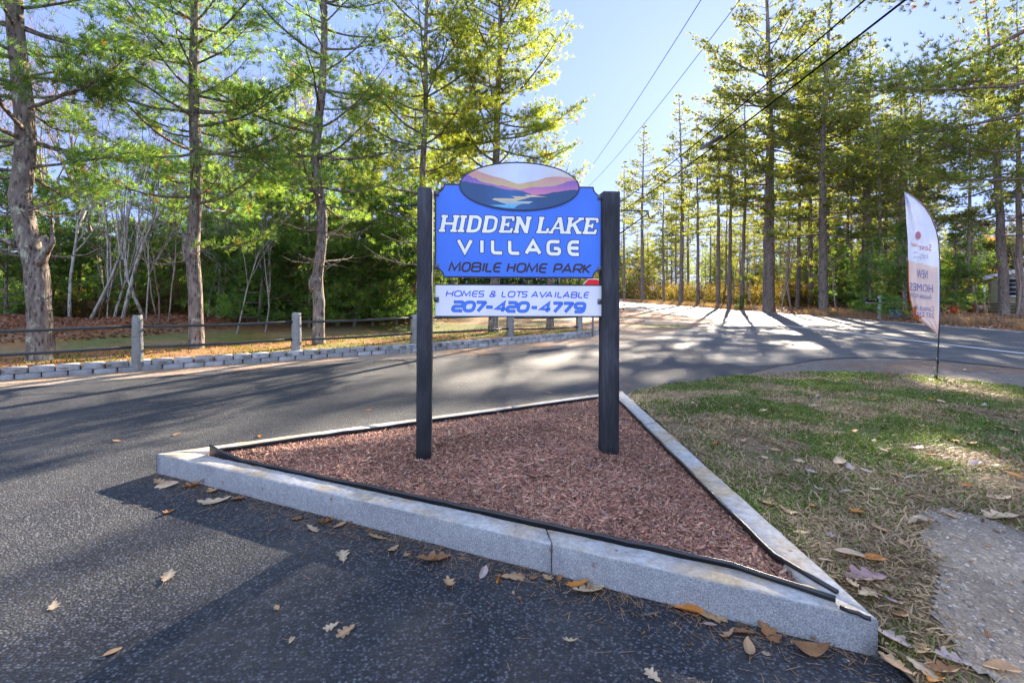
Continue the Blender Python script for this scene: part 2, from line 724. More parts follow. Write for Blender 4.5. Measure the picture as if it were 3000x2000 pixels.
def LZ(x, y):
    x = np.asarray(x, float)
    y = np.asarray(y, float)
    z = .015 + .09 * (1 - sstep(1.5, 4.2, x)) * sstep(1.6, 2.6, y) * (1 - sstep(5.8, 7.2, y)) + .05 * sstep(1.6, 2.8, x) * sstep(1.8, 3, y) * (1 - sstep(6.0, 8.2, y)) * (1 - sstep(5, 8, x))
    return z + (vnoise(x, y, .7, 4) - .5) * .03


PATCH = [tuple(G(x, y, .03).xy) for x, y in ((2690, 1545), (2760, 1530), (2880, 1560), (3000, 1600), (3400, 1700))] + [(3.4, .7), (2.0, .7)] + [tuple(G(x, y, .02).xy) for x, y in ((2830, 1960), (2720, 1830), (2745, 1740), (2700, 1640))]


def grid_sheet(name, poly, step, zf, mat, colf, smooth=True):
    xs = [p[0] for p in poly]
    ys = [p[1] for p in poly]
    X, Y = np.meshgrid(np.arange(min(xs), max(xs) + step, step), np.arange(min(ys), max(ys) + step, step))
    ny, nx = X.shape
    V = np.stack([X, Y, zf(X, Y)], -1).reshape(-1, 3)
    i = np.arange(ny - 1)[:, None] * nx
    j = np.arange(nx - 1)[None, :]
    F = np.stack([i + j, i + j + 1, i + nx + j + 1, i + nx + j], -1).reshape(-1, 4)
    k = inside(V[F].mean(1)[:, 0], V[F].mean(1)[:, 1], poly)
    F = F[k]
    u, inv = np.unique(F.ravel(), return_inverse=True)
    g = Geo()
    g.add(V[u], inv.reshape(-1, 4), colf(V[u]))
    return g.build(name, mat, smooth=smooth)


def lawn_col(V):
    k = lawn_green(V[:, 0], V[:, 1])[:, None]
    return np.array((.17, .125, .075)) * (1 - k) + np.array((.07, .085, .03)) * k


def lawn_green(x, y):
    a = vnoise(x, y, .9, 6) * .6 + vnoise(x, y, .3, 7) * .4
    k = sstep(.3, .62, a)
    k = k * (.25 + .75 * sstep(2.9, 4.4, y))
    k = np.maximum(k, .75 * sstep(.55, .7, a) * (x < 2.0))
    return k


tag(grid_sheet('lawn_ground', LAWN, .05, LZ, M_ms, lawn_col), kind='structure')
tag(grid_sheet('dirt_path', PATCH, .03, lambda x, y: LZ(x, y) + .012 - .0 * x, M_gravel, lambda V: (1, 1, 1)), kind='structure')


def blades(n, poly, zf, seed, avoid=None, lmin=.02, lmax=.055, wid=.0028):
    rg = np.random.default_rng(seed)
    xs = [p[0] for p in poly]
    ys = [p[1] for p in poly]
    x = rg.uniform(min(xs), max(xs), n)
    y = rg.uniform(min(ys), max(ys), n)
    k = inside(x, y, poly)
    if avoid:
        k &= ~inside(x + rg.normal(0, .05, n), y + rg.normal(0, .05, n), avoid)
    # thinner far from the camera and in bare spots
    bare = vnoise(x, y, .45, 11)
    k &= rg.uniform(0, 1, n) < np.clip(sstep(.12, .35, bare) * 1.2, .12, 1)
    x, y = x[k], y[k]
    n = len(x)
    gr = lawn_green(x, y)
    green = rg.uniform(0, 1, n) < gr * .8 + .05
    L = rg.uniform(lmin, lmax, n) * np.where(green, 1, 1.25) * (.65 + .8 * vnoise(x, y, .16, 15))
    w = wid * rg.uniform(.7, 1.5, n) * (1 + .10 * np.hypot(x, y))
    az = rg.uniform(0, 2 * math.pi, n)
    tilt = np.where(green, rg.uniform(.15, .95, n), rg.uniform(.9, 1.5, n))
    D = np.stack([np.cos(az) * np.sin(tilt), np.sin(az) * np.sin(tilt), np.cos(tilt)], -1)
    S = np.stack([-np.sin(az), np.cos(az), np.zeros(n)], -1) * w[:, None]
    B = np.stack([x, y, zf(x, y) + np.where(green, -.002, rg.uniform(0, .012, n))], -1)
    Mid = B + D * (L * .55)[:, None]
    T = B + D * L[:, None] + np.stack([np.cos(az), np.sin(az), -.4 * np.ones(n)], -1) * (L * .22)[:, None]
    T[:, 2] = np.maximum(T[:, 2], zf(x, y) + .003)
    V = np.stack([B - S, B + S, Mid + S * .8, Mid - S * .8, T], 1).reshape(-1, 3)
    b = np.arange(n)[:, None] * 5
    g = Geo()
    gc = np.array((.095, .15, .034)) * rg.uniform(.6, 1.5, (n, 1)) + rg.uniform(0, .05, (n, 1)) * np.array((1, .9, .1))
    dc = np.array((.42, .31, .19)) * rg.uniform(.4, 1.3, (n, 1))
    C_ = np.repeat(np.where(green[:, None], gc, dc), 5, 0)
    g.add(V, b + np.array((0, 1, 2, 3)), C_)
    g.F3.append(b + np.array((3, 2, 4)))
    return g


gb = blades(300000, LAWN, LZ, 3, PATCH)
tag(gb.build('grass', M_grass), kind='stuff')

# ------------------------------------------------------------------ granite kerb triangle
def inset_tri(a, b, c, d):
    P_ = [Vector(a.xy), Vector(b.xy), Vector(c.xy)]
    out = []
    for i in range(3):
        p, q, r = P_[i - 1], P_[i], P_[(i + 1) % 3]
        e1 = (q - p).normalized()
        e2 = (r - q).normalized()
        n1 = Vector((-e1.y, e1.x))
        n2 = Vector((-e2.y, e2.x))
        bis = (n1 + n2)
        out.append(q + bis * (d / (1 + n1.dot(n2))))
    return out


KW = .15
KI = inset_tri(KA, KB, KC, KW)         # counter-clockwise A, B, C
KAx, KBx, KCx = KA.xy, KB.xy, KC.xy


def kerb_stone(o0, o1, i0, i1, label, top=.15, seed=0):
    """a stone between outer edge o0-o1 and inner edge i0-i1"""
    rg = random.Random(seed)
    n = max(3, int((Vector(o1) - Vector(o0)).length / .09))
    prof = [(0, -.12), (0, .05), (0, .141), (.018, .149), (.07, .151), (.5, .152), (.93, .151), (.985, .146), (1, .12), (1, -.12)]
    V, F, Ct = [], [], []
    m = len(prof)
    for k in range(n + 1):
        t = k / n
        a = Vector(o0).lerp(Vector(o1), t)
        b = Vector(i0).lerp(Vector(i1), t)
        for q, (u, z) in enumerate(prof):
            p = a.lerp(b, u)
            j = .0035 if 0 < q < m - 1 else 0
            V.append((p.x + rg.uniform(-j, j), p.y + rg.uniform(-j, j), z * top / .15 + rg.uniform(-j, j) * .6))
            Ct.append((1, 1, 1) if 3 <= q <= 7 else ((.4,) * 3 if q == 8 else (0, 0, 0)))
        if k:
            for q in range(m - 1):
                F.append(((k - 1) * m + q, k * m + q, k * m + q + 1, (k - 1) * m + q + 1))
    g = Geo()
    g.add(V, F, np.array(Ct))
    g.NG.append(list(range(m)))
    g.NG.append([n * m + q for q in range(m)][::-1])
    o = g.build('kerb_stone', M_granite)
    return tag(o, label, 'kerb stone', 'granite kerb stones around the mulch bed')


def edge_pts(a, b, ia, ib, cuts):
    cuts = [0] + cuts + [1]
    for t0, t1 in zip(cuts, cuts[1:]):
        e = .0012
        f0 = t0 + (e if t0 > 0 else 0)
        f1 = t1 - (e if t1 < 1 else 0)
        yield a.lerp(b, f0), a.lerp(b, f1), ia.lerp(ib, f0), ia.lerp(ib, f1)


FJ = G(1618, 1680)
tF = (FJ.xy - KAx).length / (KBx - KAx).length
labs = [['long granite kerb stone along the front, from the left corner to the joint',
         'front granite kerb stone with rust spots, from the joint to the dirt path corner'],
        ['granite kerb stone beside the dirt path corner, right side of the mulch bed',
         'granite kerb stone along the middle of the grass side of the mulch bed',
         'far granite kerb stone between grass and mulch, reaching the back corner'],
        ['granite kerb stone on the driveway side, ending at the back corner behind the right post',
         'granite kerb stone on the driveway side, passing behind the left sign post',
         'granite kerb stone on the driveway side, starting at the left corner']]
sd_ = 0
for (a, b, ia, ib, cuts), lb in zip(((KAx, KBx, KI[0], KI[1], [tF]), (KBx, KCx, KI[1], KI[2], [.30, .66]), (KCx, KAx, KI[2], KI[0], [.34, .68])), labs):
    for q, L_ in zip(edge_pts(a, b, ia, ib, cuts), lb):
        sd_ += 1
        kerb_stone(*q, L_, seed=sd_)

# ------------------------------------------------------------------ mulch bed
SL = P(1247, 1320, 3.70)
SR = P(1785, 1312, 3.80)
TRI = [tuple(p) for p in KI]


def tri_dist(x, y):
    d = np.full(np.shape(x), 9.0)
    for i in range(3):
        (x0, y0), (x1, y1) = TRI[i], TRI[(i + 1) % 3]
        L_ = math.hypot(x1 - x0, y1 - y0)
        d = np.minimum(d, ((x1 - x0) * (y - y0) - (y1 - y0) * (x - x0)) / L_)
    return d


def MZ(x, y):
    d = tri_dist(x, y)
    return .118 + .142 * sstep(.02, 1.1, d) + (vnoise(x, y, .35, 9) - .5) * .035 * sstep(0, .3, d)


def mulch():
    big = inset_tri(KA, KB, KC, KW - .02)
    g_o = grid_sheet('mulch', [tuple(p) for p in big], .05, lambda x, y: MZ(x, y) - .006, M_mulch, lambda V: np.tile(np.array((.075, .036, .028)), (len(V), 1)))
    tag(g_o, kind='structure')
    g_o.name = 'mulch_soil'
    rg = np.random.default_rng(11)
    n = 125000
    r1, r2 = np.sqrt(rg.uniform(0, 1, n)), rg.uniform(0, 1, n)
    A, B, C_ = [np.array(p) for p in TRI]
    xy = (1 - r1)[:, None] * A + (r1 * (1 - r2))[:, None] * B + (r1 * r2)[:, None] * C_
    # denser near the camera
    keep = rg.uniform(0, 1, n) < np.clip(1.7 - xy[:, 1] * .19, .45, 1)
    xy = xy[keep]
    n = len(xy)
    L_ = rg.gamma(2.4, .0055, n) + .005
    w = L_ * rg.uniform(.10, .24, n) + .0015
    h = rg.uniform(.0012, .0035, n)
    az = rg.uniform(0, 2 * math.pi, n)
    el = rg.normal(0, .28, n)
    D = np.stack([np.cos(az) * np.cos(el), np.sin(az) * np.cos(el), np.sin(el)], -1)
    S = np.stack([-np.sin(az), np.cos(az), rg.normal(0, .35, n)], -1)
    S /= np.linalg.norm(S, axis=1, keepdims=True)
    U = np.cross(D, S)
    c = np.stack([xy[:, 0], xy[:, 1], MZ(xy[:, 0], xy[:, 1]) + rg.uniform(0, .016, n)], -1)
    q = np.array([(-1, -1, -1), (1, -.6, -1), (1, .6, -1), (-1, 1, -1), (-1, -.7, 1), (.95, -.5, 1), (.95, .5, 1), (-1, .7, 1)], float)
    V = c[:, None, :] + q[None, :, 0:1] * (D * L_[:, None])[:, None, :] * .9 + q[None, :, 1:2] * (S * w[:, None])[:, None, :] + q[None, :, 2:3] * (U * h[:, None])[:, None, :]
    f = np.array([(4, 5, 6, 7), (0, 1, 5, 4), (1, 2, 6, 5), (2, 3, 7, 6), (3, 0, 4, 7), (0, 3, 2, 1)])
    F = (np.arange(n)[:, None, None] * 8 + f[None]).reshape(-1, 4)
    t = rg.uniform(0, 1, (n, 1))
    base = np.array((.27, .108, .070)) * (1 - t) + np.array((.47, .26, .175)) * t
    base *= rg.uniform(.35, 1.2, (n, 1)) * (.72 + .45 * vnoise(xy[:, 0], xy[:, 1], .28, 51)[:, None])
    base *= np.where(rg.uniform(0, 1, (n, 1)) < .25, np.array((.72, .78, .95)), 1.0)
    pale = rg.uniform(0, 1, n) > .93
    base[pale] = np.array((.36, .24, .17))
    g = Geo()
    g.add(V.reshape(-1, 3), F, np.repeat(base, 8, 0))
    tag(g.build('mulch', M_mulch), kind='stuff')


mulch()

# ------------------------------------------------------------------ plastic edging
def edging(pts, label, r=.011, skirt=.085, lift=None, seed=0):
    rg = random.Random(seed)
    n = len(pts)
    dense = []
    for a, b in zip(pts, pts[1:]):
        a, b = Vector(a), Vector(b)
        k = max(2, int((b - a).length / .12))
        for i in range(k):
            p = a.lerp(b, i / k)
            dense.append(p + Vector((rg.uniform(-.004, .004), rg.uniform(-.004, .004), rg.uniform(-.003, .003))))
    dense.append(Vector(pts[-1]))
    g = Geo()
    g.tube([tuple(p) for p in dense], r, 8)
    V, F = [], []
    for i, p in enumerate(dense):
        for dz in (-r * .6, -skirt * .5, -skirt):
            for s in (-1, 1):
                a = dense[max(0, i - 1)]
                b = dense[min(len(dense) - 1, i + 1)]
                t = (b - a)
                nn = Vector((-t.y, t.x, 0)).normalized()
                V.append(tuple(p + Vector((0, 0, dz)) + nn * s * .0018))
        if i:
            o, q = (i - 1) * 6, i * 6
            F += [(o, q, q + 2, o + 2), (o + 2, q + 2, q + 4, o + 4), (o + 1, o + 3, q + 3, q + 1), (o + 3, o + 5, q + 5, q + 3)]
    g.add(V, F)
    ob = g.build('garden_edging', M_black, smooth=True)
    return tag(ob, label, 'garden edging', 'black plastic edging strips inside the kerb')


def along(a, b, t, z, inw=.0):
    p = a.lerp(b, t)
    c = (KI[0] + KI[1] + KI[2]) / 3
    d = (c - p).normalized() * inw
    return (p.x + d.x, p.y + d.y, z)


e1 = [P(562, 1318, 4.02), P(600, 1345, 3.9), P(690, 1388, 3.62)]
e1 = [along(KI[0], KI[1], .012, .212, .06), along(KI[0], KI[1], .06, .186, .035)] + [along(KI[0], KI[1], t, .166, .014) for t in (.12, .17, .25, .35, .45, .55, .65, .75, .85)] + [along(KI[0], KI[1], .93, .166, .004), tuple(G(2448, 1752, .167))]
edging(e1, 'long black plastic edging along the front kerb, its left end lifted', seed=1)
e2 = [tuple(G(2452, 1733, .162))] + [along(KI[1], KI[2], t, .16, .022) for t in (.05, .1, .2, .32, .45, .6, .75, .9, .985)]
edging(e2, 'black plastic edging with round top between mulch and grass side kerb', skirt=.10, seed=2)
e3 = [along(KI[2], KI[0], t, .157, .016) for t in (.015, .15, .3, .45, .6, .75, .9, .97)]
edging(e3, 'black plastic edging on the driveway side of the mulch bed', seed=3)
e4 = [tuple(G(2462, 1775, .158)), tuple(G(2515, 1798, .158)), tuple(G(2552, 1812, .157))]
edging(e4, 'short broken piece of black edging on the kerb corner by the dirt path', r=.009, skirt=.006, seed=4)

# ------------------------------------------------------------------ entrance sign
sx = (SR - SL).normalized()
sx.z = 0
sx.normalize()
sy = Vector((-sx.y, sx.x, 0))            # away from the camera
yaw = math.atan2(sx.y, sx.x)
S0 = Vector((SL.x, SL.y, 0))
BOARD_Y = .045


def S(px, py, off=0.0):
    """pixel -> (x, z) on the sign's plane set off metres behind the posts' fronts"""
    o = Vector((0, 0, EYE))
    d = ray(px, py)
    pl = S0 + sy * off
    t = (pl - o).dot(sy) / d.dot(sy)
    q = o + d * t - S0
    return q.dot(sx), q.z


sign = empty('entrance_sign', S0, 'blue and white wooden entrance sign on two black posts, standing in the mulch bed', 'sign', rz=yaw)
# posts
for (xl, xr, yt, yb, bx) in ((1222, 1263, 548, 1322, 1), (1768, 1814, 560, 1314, -1)):
    x0, zt = S(xl, yt)
    x1, zb = S(xr, yb)
    w = .135
    if bx > 0:
        x1 = x0 + .118
        x1 = S(1264, 900)[0]
    else:
        x0 = S(1767, 900)[0]
    g = Geo()
    n = 14
    V, F = [], []
    bev = .006
    sec = [(x0 + bev, 0), (x1 - bev, 0), (x1, bev), (x1, w - bev), (x1 - bev, w), (x0 + bev, w), (x0, w - bev), (x0, bev)]
    zs = [zb - .12 + (zt - zb + .12) * i / n for i in range(n + 1)]
    rg = random.Random(xl)
    for z in zs:
        for (a, b) in sec:
            V.append((a + rg.uniform(-.0012, .0012), b + rg.uniform(-.0012, .0012), z))
    for i in range(n):
        for k in range(8):
            F.append((i * 8 + k, i * 8 + (k + 1) % 8, i * 8 + 8 + (k + 1) % 8, i * 8 + 8 + k))
    g.add(V, F)
    g.NG.append([n * 8 + k for k in range(8)])
    g.NG.append([k for k in range(8)][::-1])
    g.build('post', M_post, sign)

NAVY = (.030, .036, .060)
BLUE = (.062, .19, .72)
WHITE = (.74, .74, .78)


def ribbon(pts, w, closed=False, ext=0.0):
    """offset outline strip of a polyline (2-d) -> quads as list of 4 points"""
    p = [np.array(q, float) for q in pts]
    n = len(p)
    if not closed and ext:
        d0 = p[0] - p[1]
        d1 = p[-1] - p[-2]
        p[0] = p[0] + d0 / np.linalg.norm(d0) * ext
        p[-1] = p[-1] + d1 / np.linalg.norm(d1) * ext
    Lp, Rp = [], []
    for i in range(n):
        a = p[i - 1] if (closed or i > 0) else None
        b = p[(i + 1) % n] if (closed or i < n - 1) else None
        ds = []
        if a is not None:
            ds.append((p[i] - a) / np.linalg.norm(p[i] - a))
        if b is not None:
            ds.append((b - p[i]) / np.linalg.norm(b - p[i]))
        nn = [np.array((-d[1], d[0])) for d in ds]
        m = sum(nn)
        m = m / np.linalg.norm(m)
        k = min(1.9, 1.0 / max(.3, m.dot(nn[0])))
        Lp.append(p[i] + m * w / 2 * k)
        Rp.append(p[i] - m * w / 2 * k)
    out = []
    for i in range(n if closed else n - 1):
        j = (i + 1) % n
        out.append((Rp[i], Rp[j], Lp[j], Lp[i]))
    return out


def rounded(pts, r, closed=False):
    p = [np.array(q, float) for q in pts]
    n = len(p)
    out = []
    for i in range(n):
        if not closed and i in (0, n - 1):
            out.append(p[i])
            continue
        a, b, c = p[i - 1], p[i], p[(i + 1) % n]
        la, lc = np.linalg.norm(a - b), np.linalg.norm(c - b)
        q = min(r, la * .49, lc * .49)
        s, e = b + (a - b) / la * q, b + (c - b) / lc * q
        for k in range(6):
            t = k / 5
            out.append((1 - t) ** 2 * s + 2 * t * (1 - t) * b + t * t * e)
    return out


def glyph(ch):
    """sans letter: list of (points in a 1 x 1 box, corner radius, closed)"""
    D = {
        'V': [([(0, 1), (.5, 0), (1, 1)], 0, 0)], 'I': [([(.5, 1), (.5, 0)], 0, 0)],
        'L': [([(0, 1), (0, 0), (1, 0)], .3, 0)], 'A': [([(0, 0), (.5, 1), (1, 0)], 0, 0), ([(.22, .3), (.78, .3)], 0, 0)],
        'G': [([(1, 1), (0, 1), (0, 0), (1, 0), (1, .45), (.5, .45)], .35, 0)],
        'E': [([(1, 1), (0, 1), (0, 0), (1, 0)], .45, 0), ([(.12, .5), (.95, .5)], 0, 0)],
        'M': [([(0, 0), (.1, 1), (.5, .15), (.9, 1), (1, 0)], 0, 0)],
        'O': [([(0, 0), (1, 0), (1, 1), (0, 1)], .42, 1)], '0': [([(0, 0), (1, 0), (1, 1), (0, 1)], .42, 1)],
        'B': [([(0, .53), (0, 1), (.93, 1), (.93, .53)], .22, 1), ([(0, 0), (0, .53), (1, .53), (1, 0)], .25, 1)],
        'H': [([(0, 0), (0, 1)], 0, 0), ([(1, 0), (1, 1)], 0, 0), ([(0, .5), (1, .5)], 0, 0)],
        'P': [([(0, 0), (0, 1), (1, 1), (1, .4), (.12, .4)], .3, 0)],
        'R': [([(0, 0), (0, 1), (1, 1), (1, .42), (.12, .42)], .3, 0), ([(.5, .42), (1, 0)], 0, 0)],
        'K': [([(0, 0), (0, 1)], 0, 0), ([(1, 1), (.15, .5), (1, 0)], 0, 0)],
        'S': [([(1, 1), (0, 1), (0, .5), (1, .5), (1, 0), (0, 0)], .3, 0)],
        'T': [([(0, 1), (1, 1)], 0, 0), ([(.5, 1), (.5, 0)], 0, 0)],
        '&': [([(1, .0), (.18, .62), (.18, 1), (.78, 1), (.78, .6), (0, .42), (0, 0), (.7, 0), (1, .42)], .25, 0)],
        '2': [([(0, 1), (1, 1), (1, .5), (0, .5), (0, 0), (1, 0)], .35, 0)],
        '7': [([(0, 1), (1, 1), (.35, 0)], .12, 0)], '4': [([(.78, 0), (.78, 1), (0, .28), (1.05, .28)], 0, 0)],
        '9': [([(.95, .42), (0, .42), (0, 1), (1, 1), (1, 0), (.1, 0)], .35, 0)],
        '-': [([(0, .45), (1, .45)], 0, 0)],
        '3': [([(0, 1), (1, 1), (1, 0), (0, 0)], .35, 0), ([(.3, .5), (.9, .5)], 0, 0)],
        '5': [([(1, 1), (0, 1), (0, .55), (1, .55), (1, 0), (0, 0)], .2, 0)],
        'D': [([(0, 0), (1, 0), (1, 1), (0, 1)], .4, 1)],
    }
    return D[ch]


def slab(ch):
    s = .225
    k = .145

    def bar(x, a=0, b=1):
        return ([(x, a), (x, b)], s, 0)

    def ser(x, y, w=.36):
        return ([(x - w / 2, y), (x + w / 2, y)], k, 0)
    t, m = 1 - k / 2, k / 2
    D = {
        'H': [bar(.17), bar(.83), ([(.17, .5), (.83, .5)], k, 0), ser(.17, t), ser(.17, m), ser(.83, t), ser(.83, m)],
        'I': [bar(.5), ser(.5, t, .8), ser(.5, m, .8)],
        'D': [bar(.2), ([(.05, t), (.62, t), (.88, .8), (.88, .2), (.62, m), (.05, m)], k * 1.25, .18)],
        'E': [bar(.22), ([(.02, t), (.95, t)], k, 0), ([(.02, m), (.98, m)], k, 0), ([(.9, t), (.92, .72)], k, 0), ([(.9, m), (.95, .28)], k, 0), ([(.22, .5), (.62, .5)], k, 0), ([(.62, .36), (.62, .64)], k * .8, 0)],
        'N': [bar(.17), bar(.86), ([(.17, .93), (.86, .07)], s, 0), ser(.13, t, .3), ser(.17, m), ser(.86, t)],
        'L': [bar(.24), ser(.24, t, .44), ([(.02, m), (.98, m)], k, 0), ([(.92, m), (.95, .32)], k, 0)],
        'A': [([(.1, .03), (.5, .97)], k, 0), ([(.5, .97), (.86, .03)], s, 0), ([(.25, .33), (.75, .33)], k * .8, 0), ser(.1, m, .3), ser(.88, m, .34), ([(.36, t), (.6, t)], k, 0)],
        'K': [bar(.17), ser(.17, t), ser(.17, m), ([(.84, .93), (.24, .45)], k, 0), ([(.45, .58), (.84, .05)], s, 0), ser(.84, t, .34), ser(.86, m, .34)],
    }
    return [(p, r, w) for (p, w, r) in D[ch]]


class Board:
    """a panel in the sign's frame: everything is laid in (x, z) with a depth of a few tenths of a millimetre per layer"""

    def __init__(s, off):
        s.g = Geo()
        s.off = off
        s.lay = 0

    def face(s, pts2, depth, col):
        """filled outline lying depth metres in front of the board"""
        s.g.poly([(x, s.off - depth, z) for x, z in pts2], col)

    def strokes(s, quads, depth, col):
        for q in quads:
            s.g.add([(x, s.off - depth, z) for x, z in q], [(0, 1, 2, 3)], col)

    def write(s, chars, to2, fill, line, wd, om, slabs=False, d0=.0012):
        """chars: list of (char, box) with box = (x0, x1) along the line in px; to2 maps (px, frac) -> (x, z)"""
        k = 0
        for ch, x0, x1 in chars:
            parts = slab(ch) if slabs else [(p, r, None, c) for p, r, c in glyph(ch)]
            for part in parts:
                if slabs:
                    p, r, w = part
                    closed = False
                    pts = rounded(p, r) if r else [np.array(q) for q in p]
                else:
                    p, r, w, closed = part
                    pts = rounded(p, r, closed) if r else [np.array(q) for q in p]
                    w = wd
                P2 = [np.array(to2(x0 + (x1 - x0) * q[0], q[1])) for q in pts]
                hgt = abs(to2(x0, 1)[1] - to2(x0, 0)[1])
                if not slabs:
                    pass
                k += 1
                if line is not None:
                    s.strokes(ribbon(P2, w * hgt + 2 * om, closed, om), d0 + k * 6e-6, line)
                s.strokes(ribbon(P2, w * hgt, closed, 0), d0 + (.0008 if line is not None else 0) + k * 6e-6, fill)


def sgn(px, py):
    return S(px, py, BOARD_Y)


def arc(c, a0, a1, rx, rz, n=10):
    return [(c[0] + rx * math.cos(R(a0 + (a1 - a0) * i / n)), c[1] + rz * math.sin(R(a0 + (a1 - a0) * i / n))) for i in range(n + 1)]


def panel_outline(inset):
    xl, zt = sgn(1274, 540)
    xr, zb = sgn(1763, 813)
    xl += inset
    xr -= inset
    zt = (sgn(1300, 537)[1] + sgn(1740, 549)[1]) / 2 - inset
    zb = (sgn(1300, 812)[1] + sgn(1735, 817)[1]) / 2 + inset
    r = .064 + inset
    X, Z0, Z1 = xl - inset, zb - inset, zt + inset
    XR = xr + inset
    pts = []
    # from top left, clockwise; scooped corners
    pts += [(x, z) for x, z in arc((X, Z1), -90 + math.degrees(math.asin(min(1, inset / r))), 0 - math.degrees(math.asin(min(1, inset / r))), r, r)]
    pts += [(x, z) for x, z in arc((XR, Z1), 180 + math.degrees(math.asin(min(1, inset / r))), 270 - math.degrees(math.asin(min(1, inset / r))), r, r)]
    pts += [(x, z) for x, z in arc((XR, Z0), 90 + math.degrees(math.asin(min(1, inset / r))), 180 - math.degrees(math.asin(min(1, inset / r))), r, r)]
    pts += [(x, z) for x, z in arc((X, Z0), 0 + math.degrees(math.asin(min(1, inset / r))), 90 - math.degrees(math.asin(min(1, inset / r))), r, r)]
    return pts


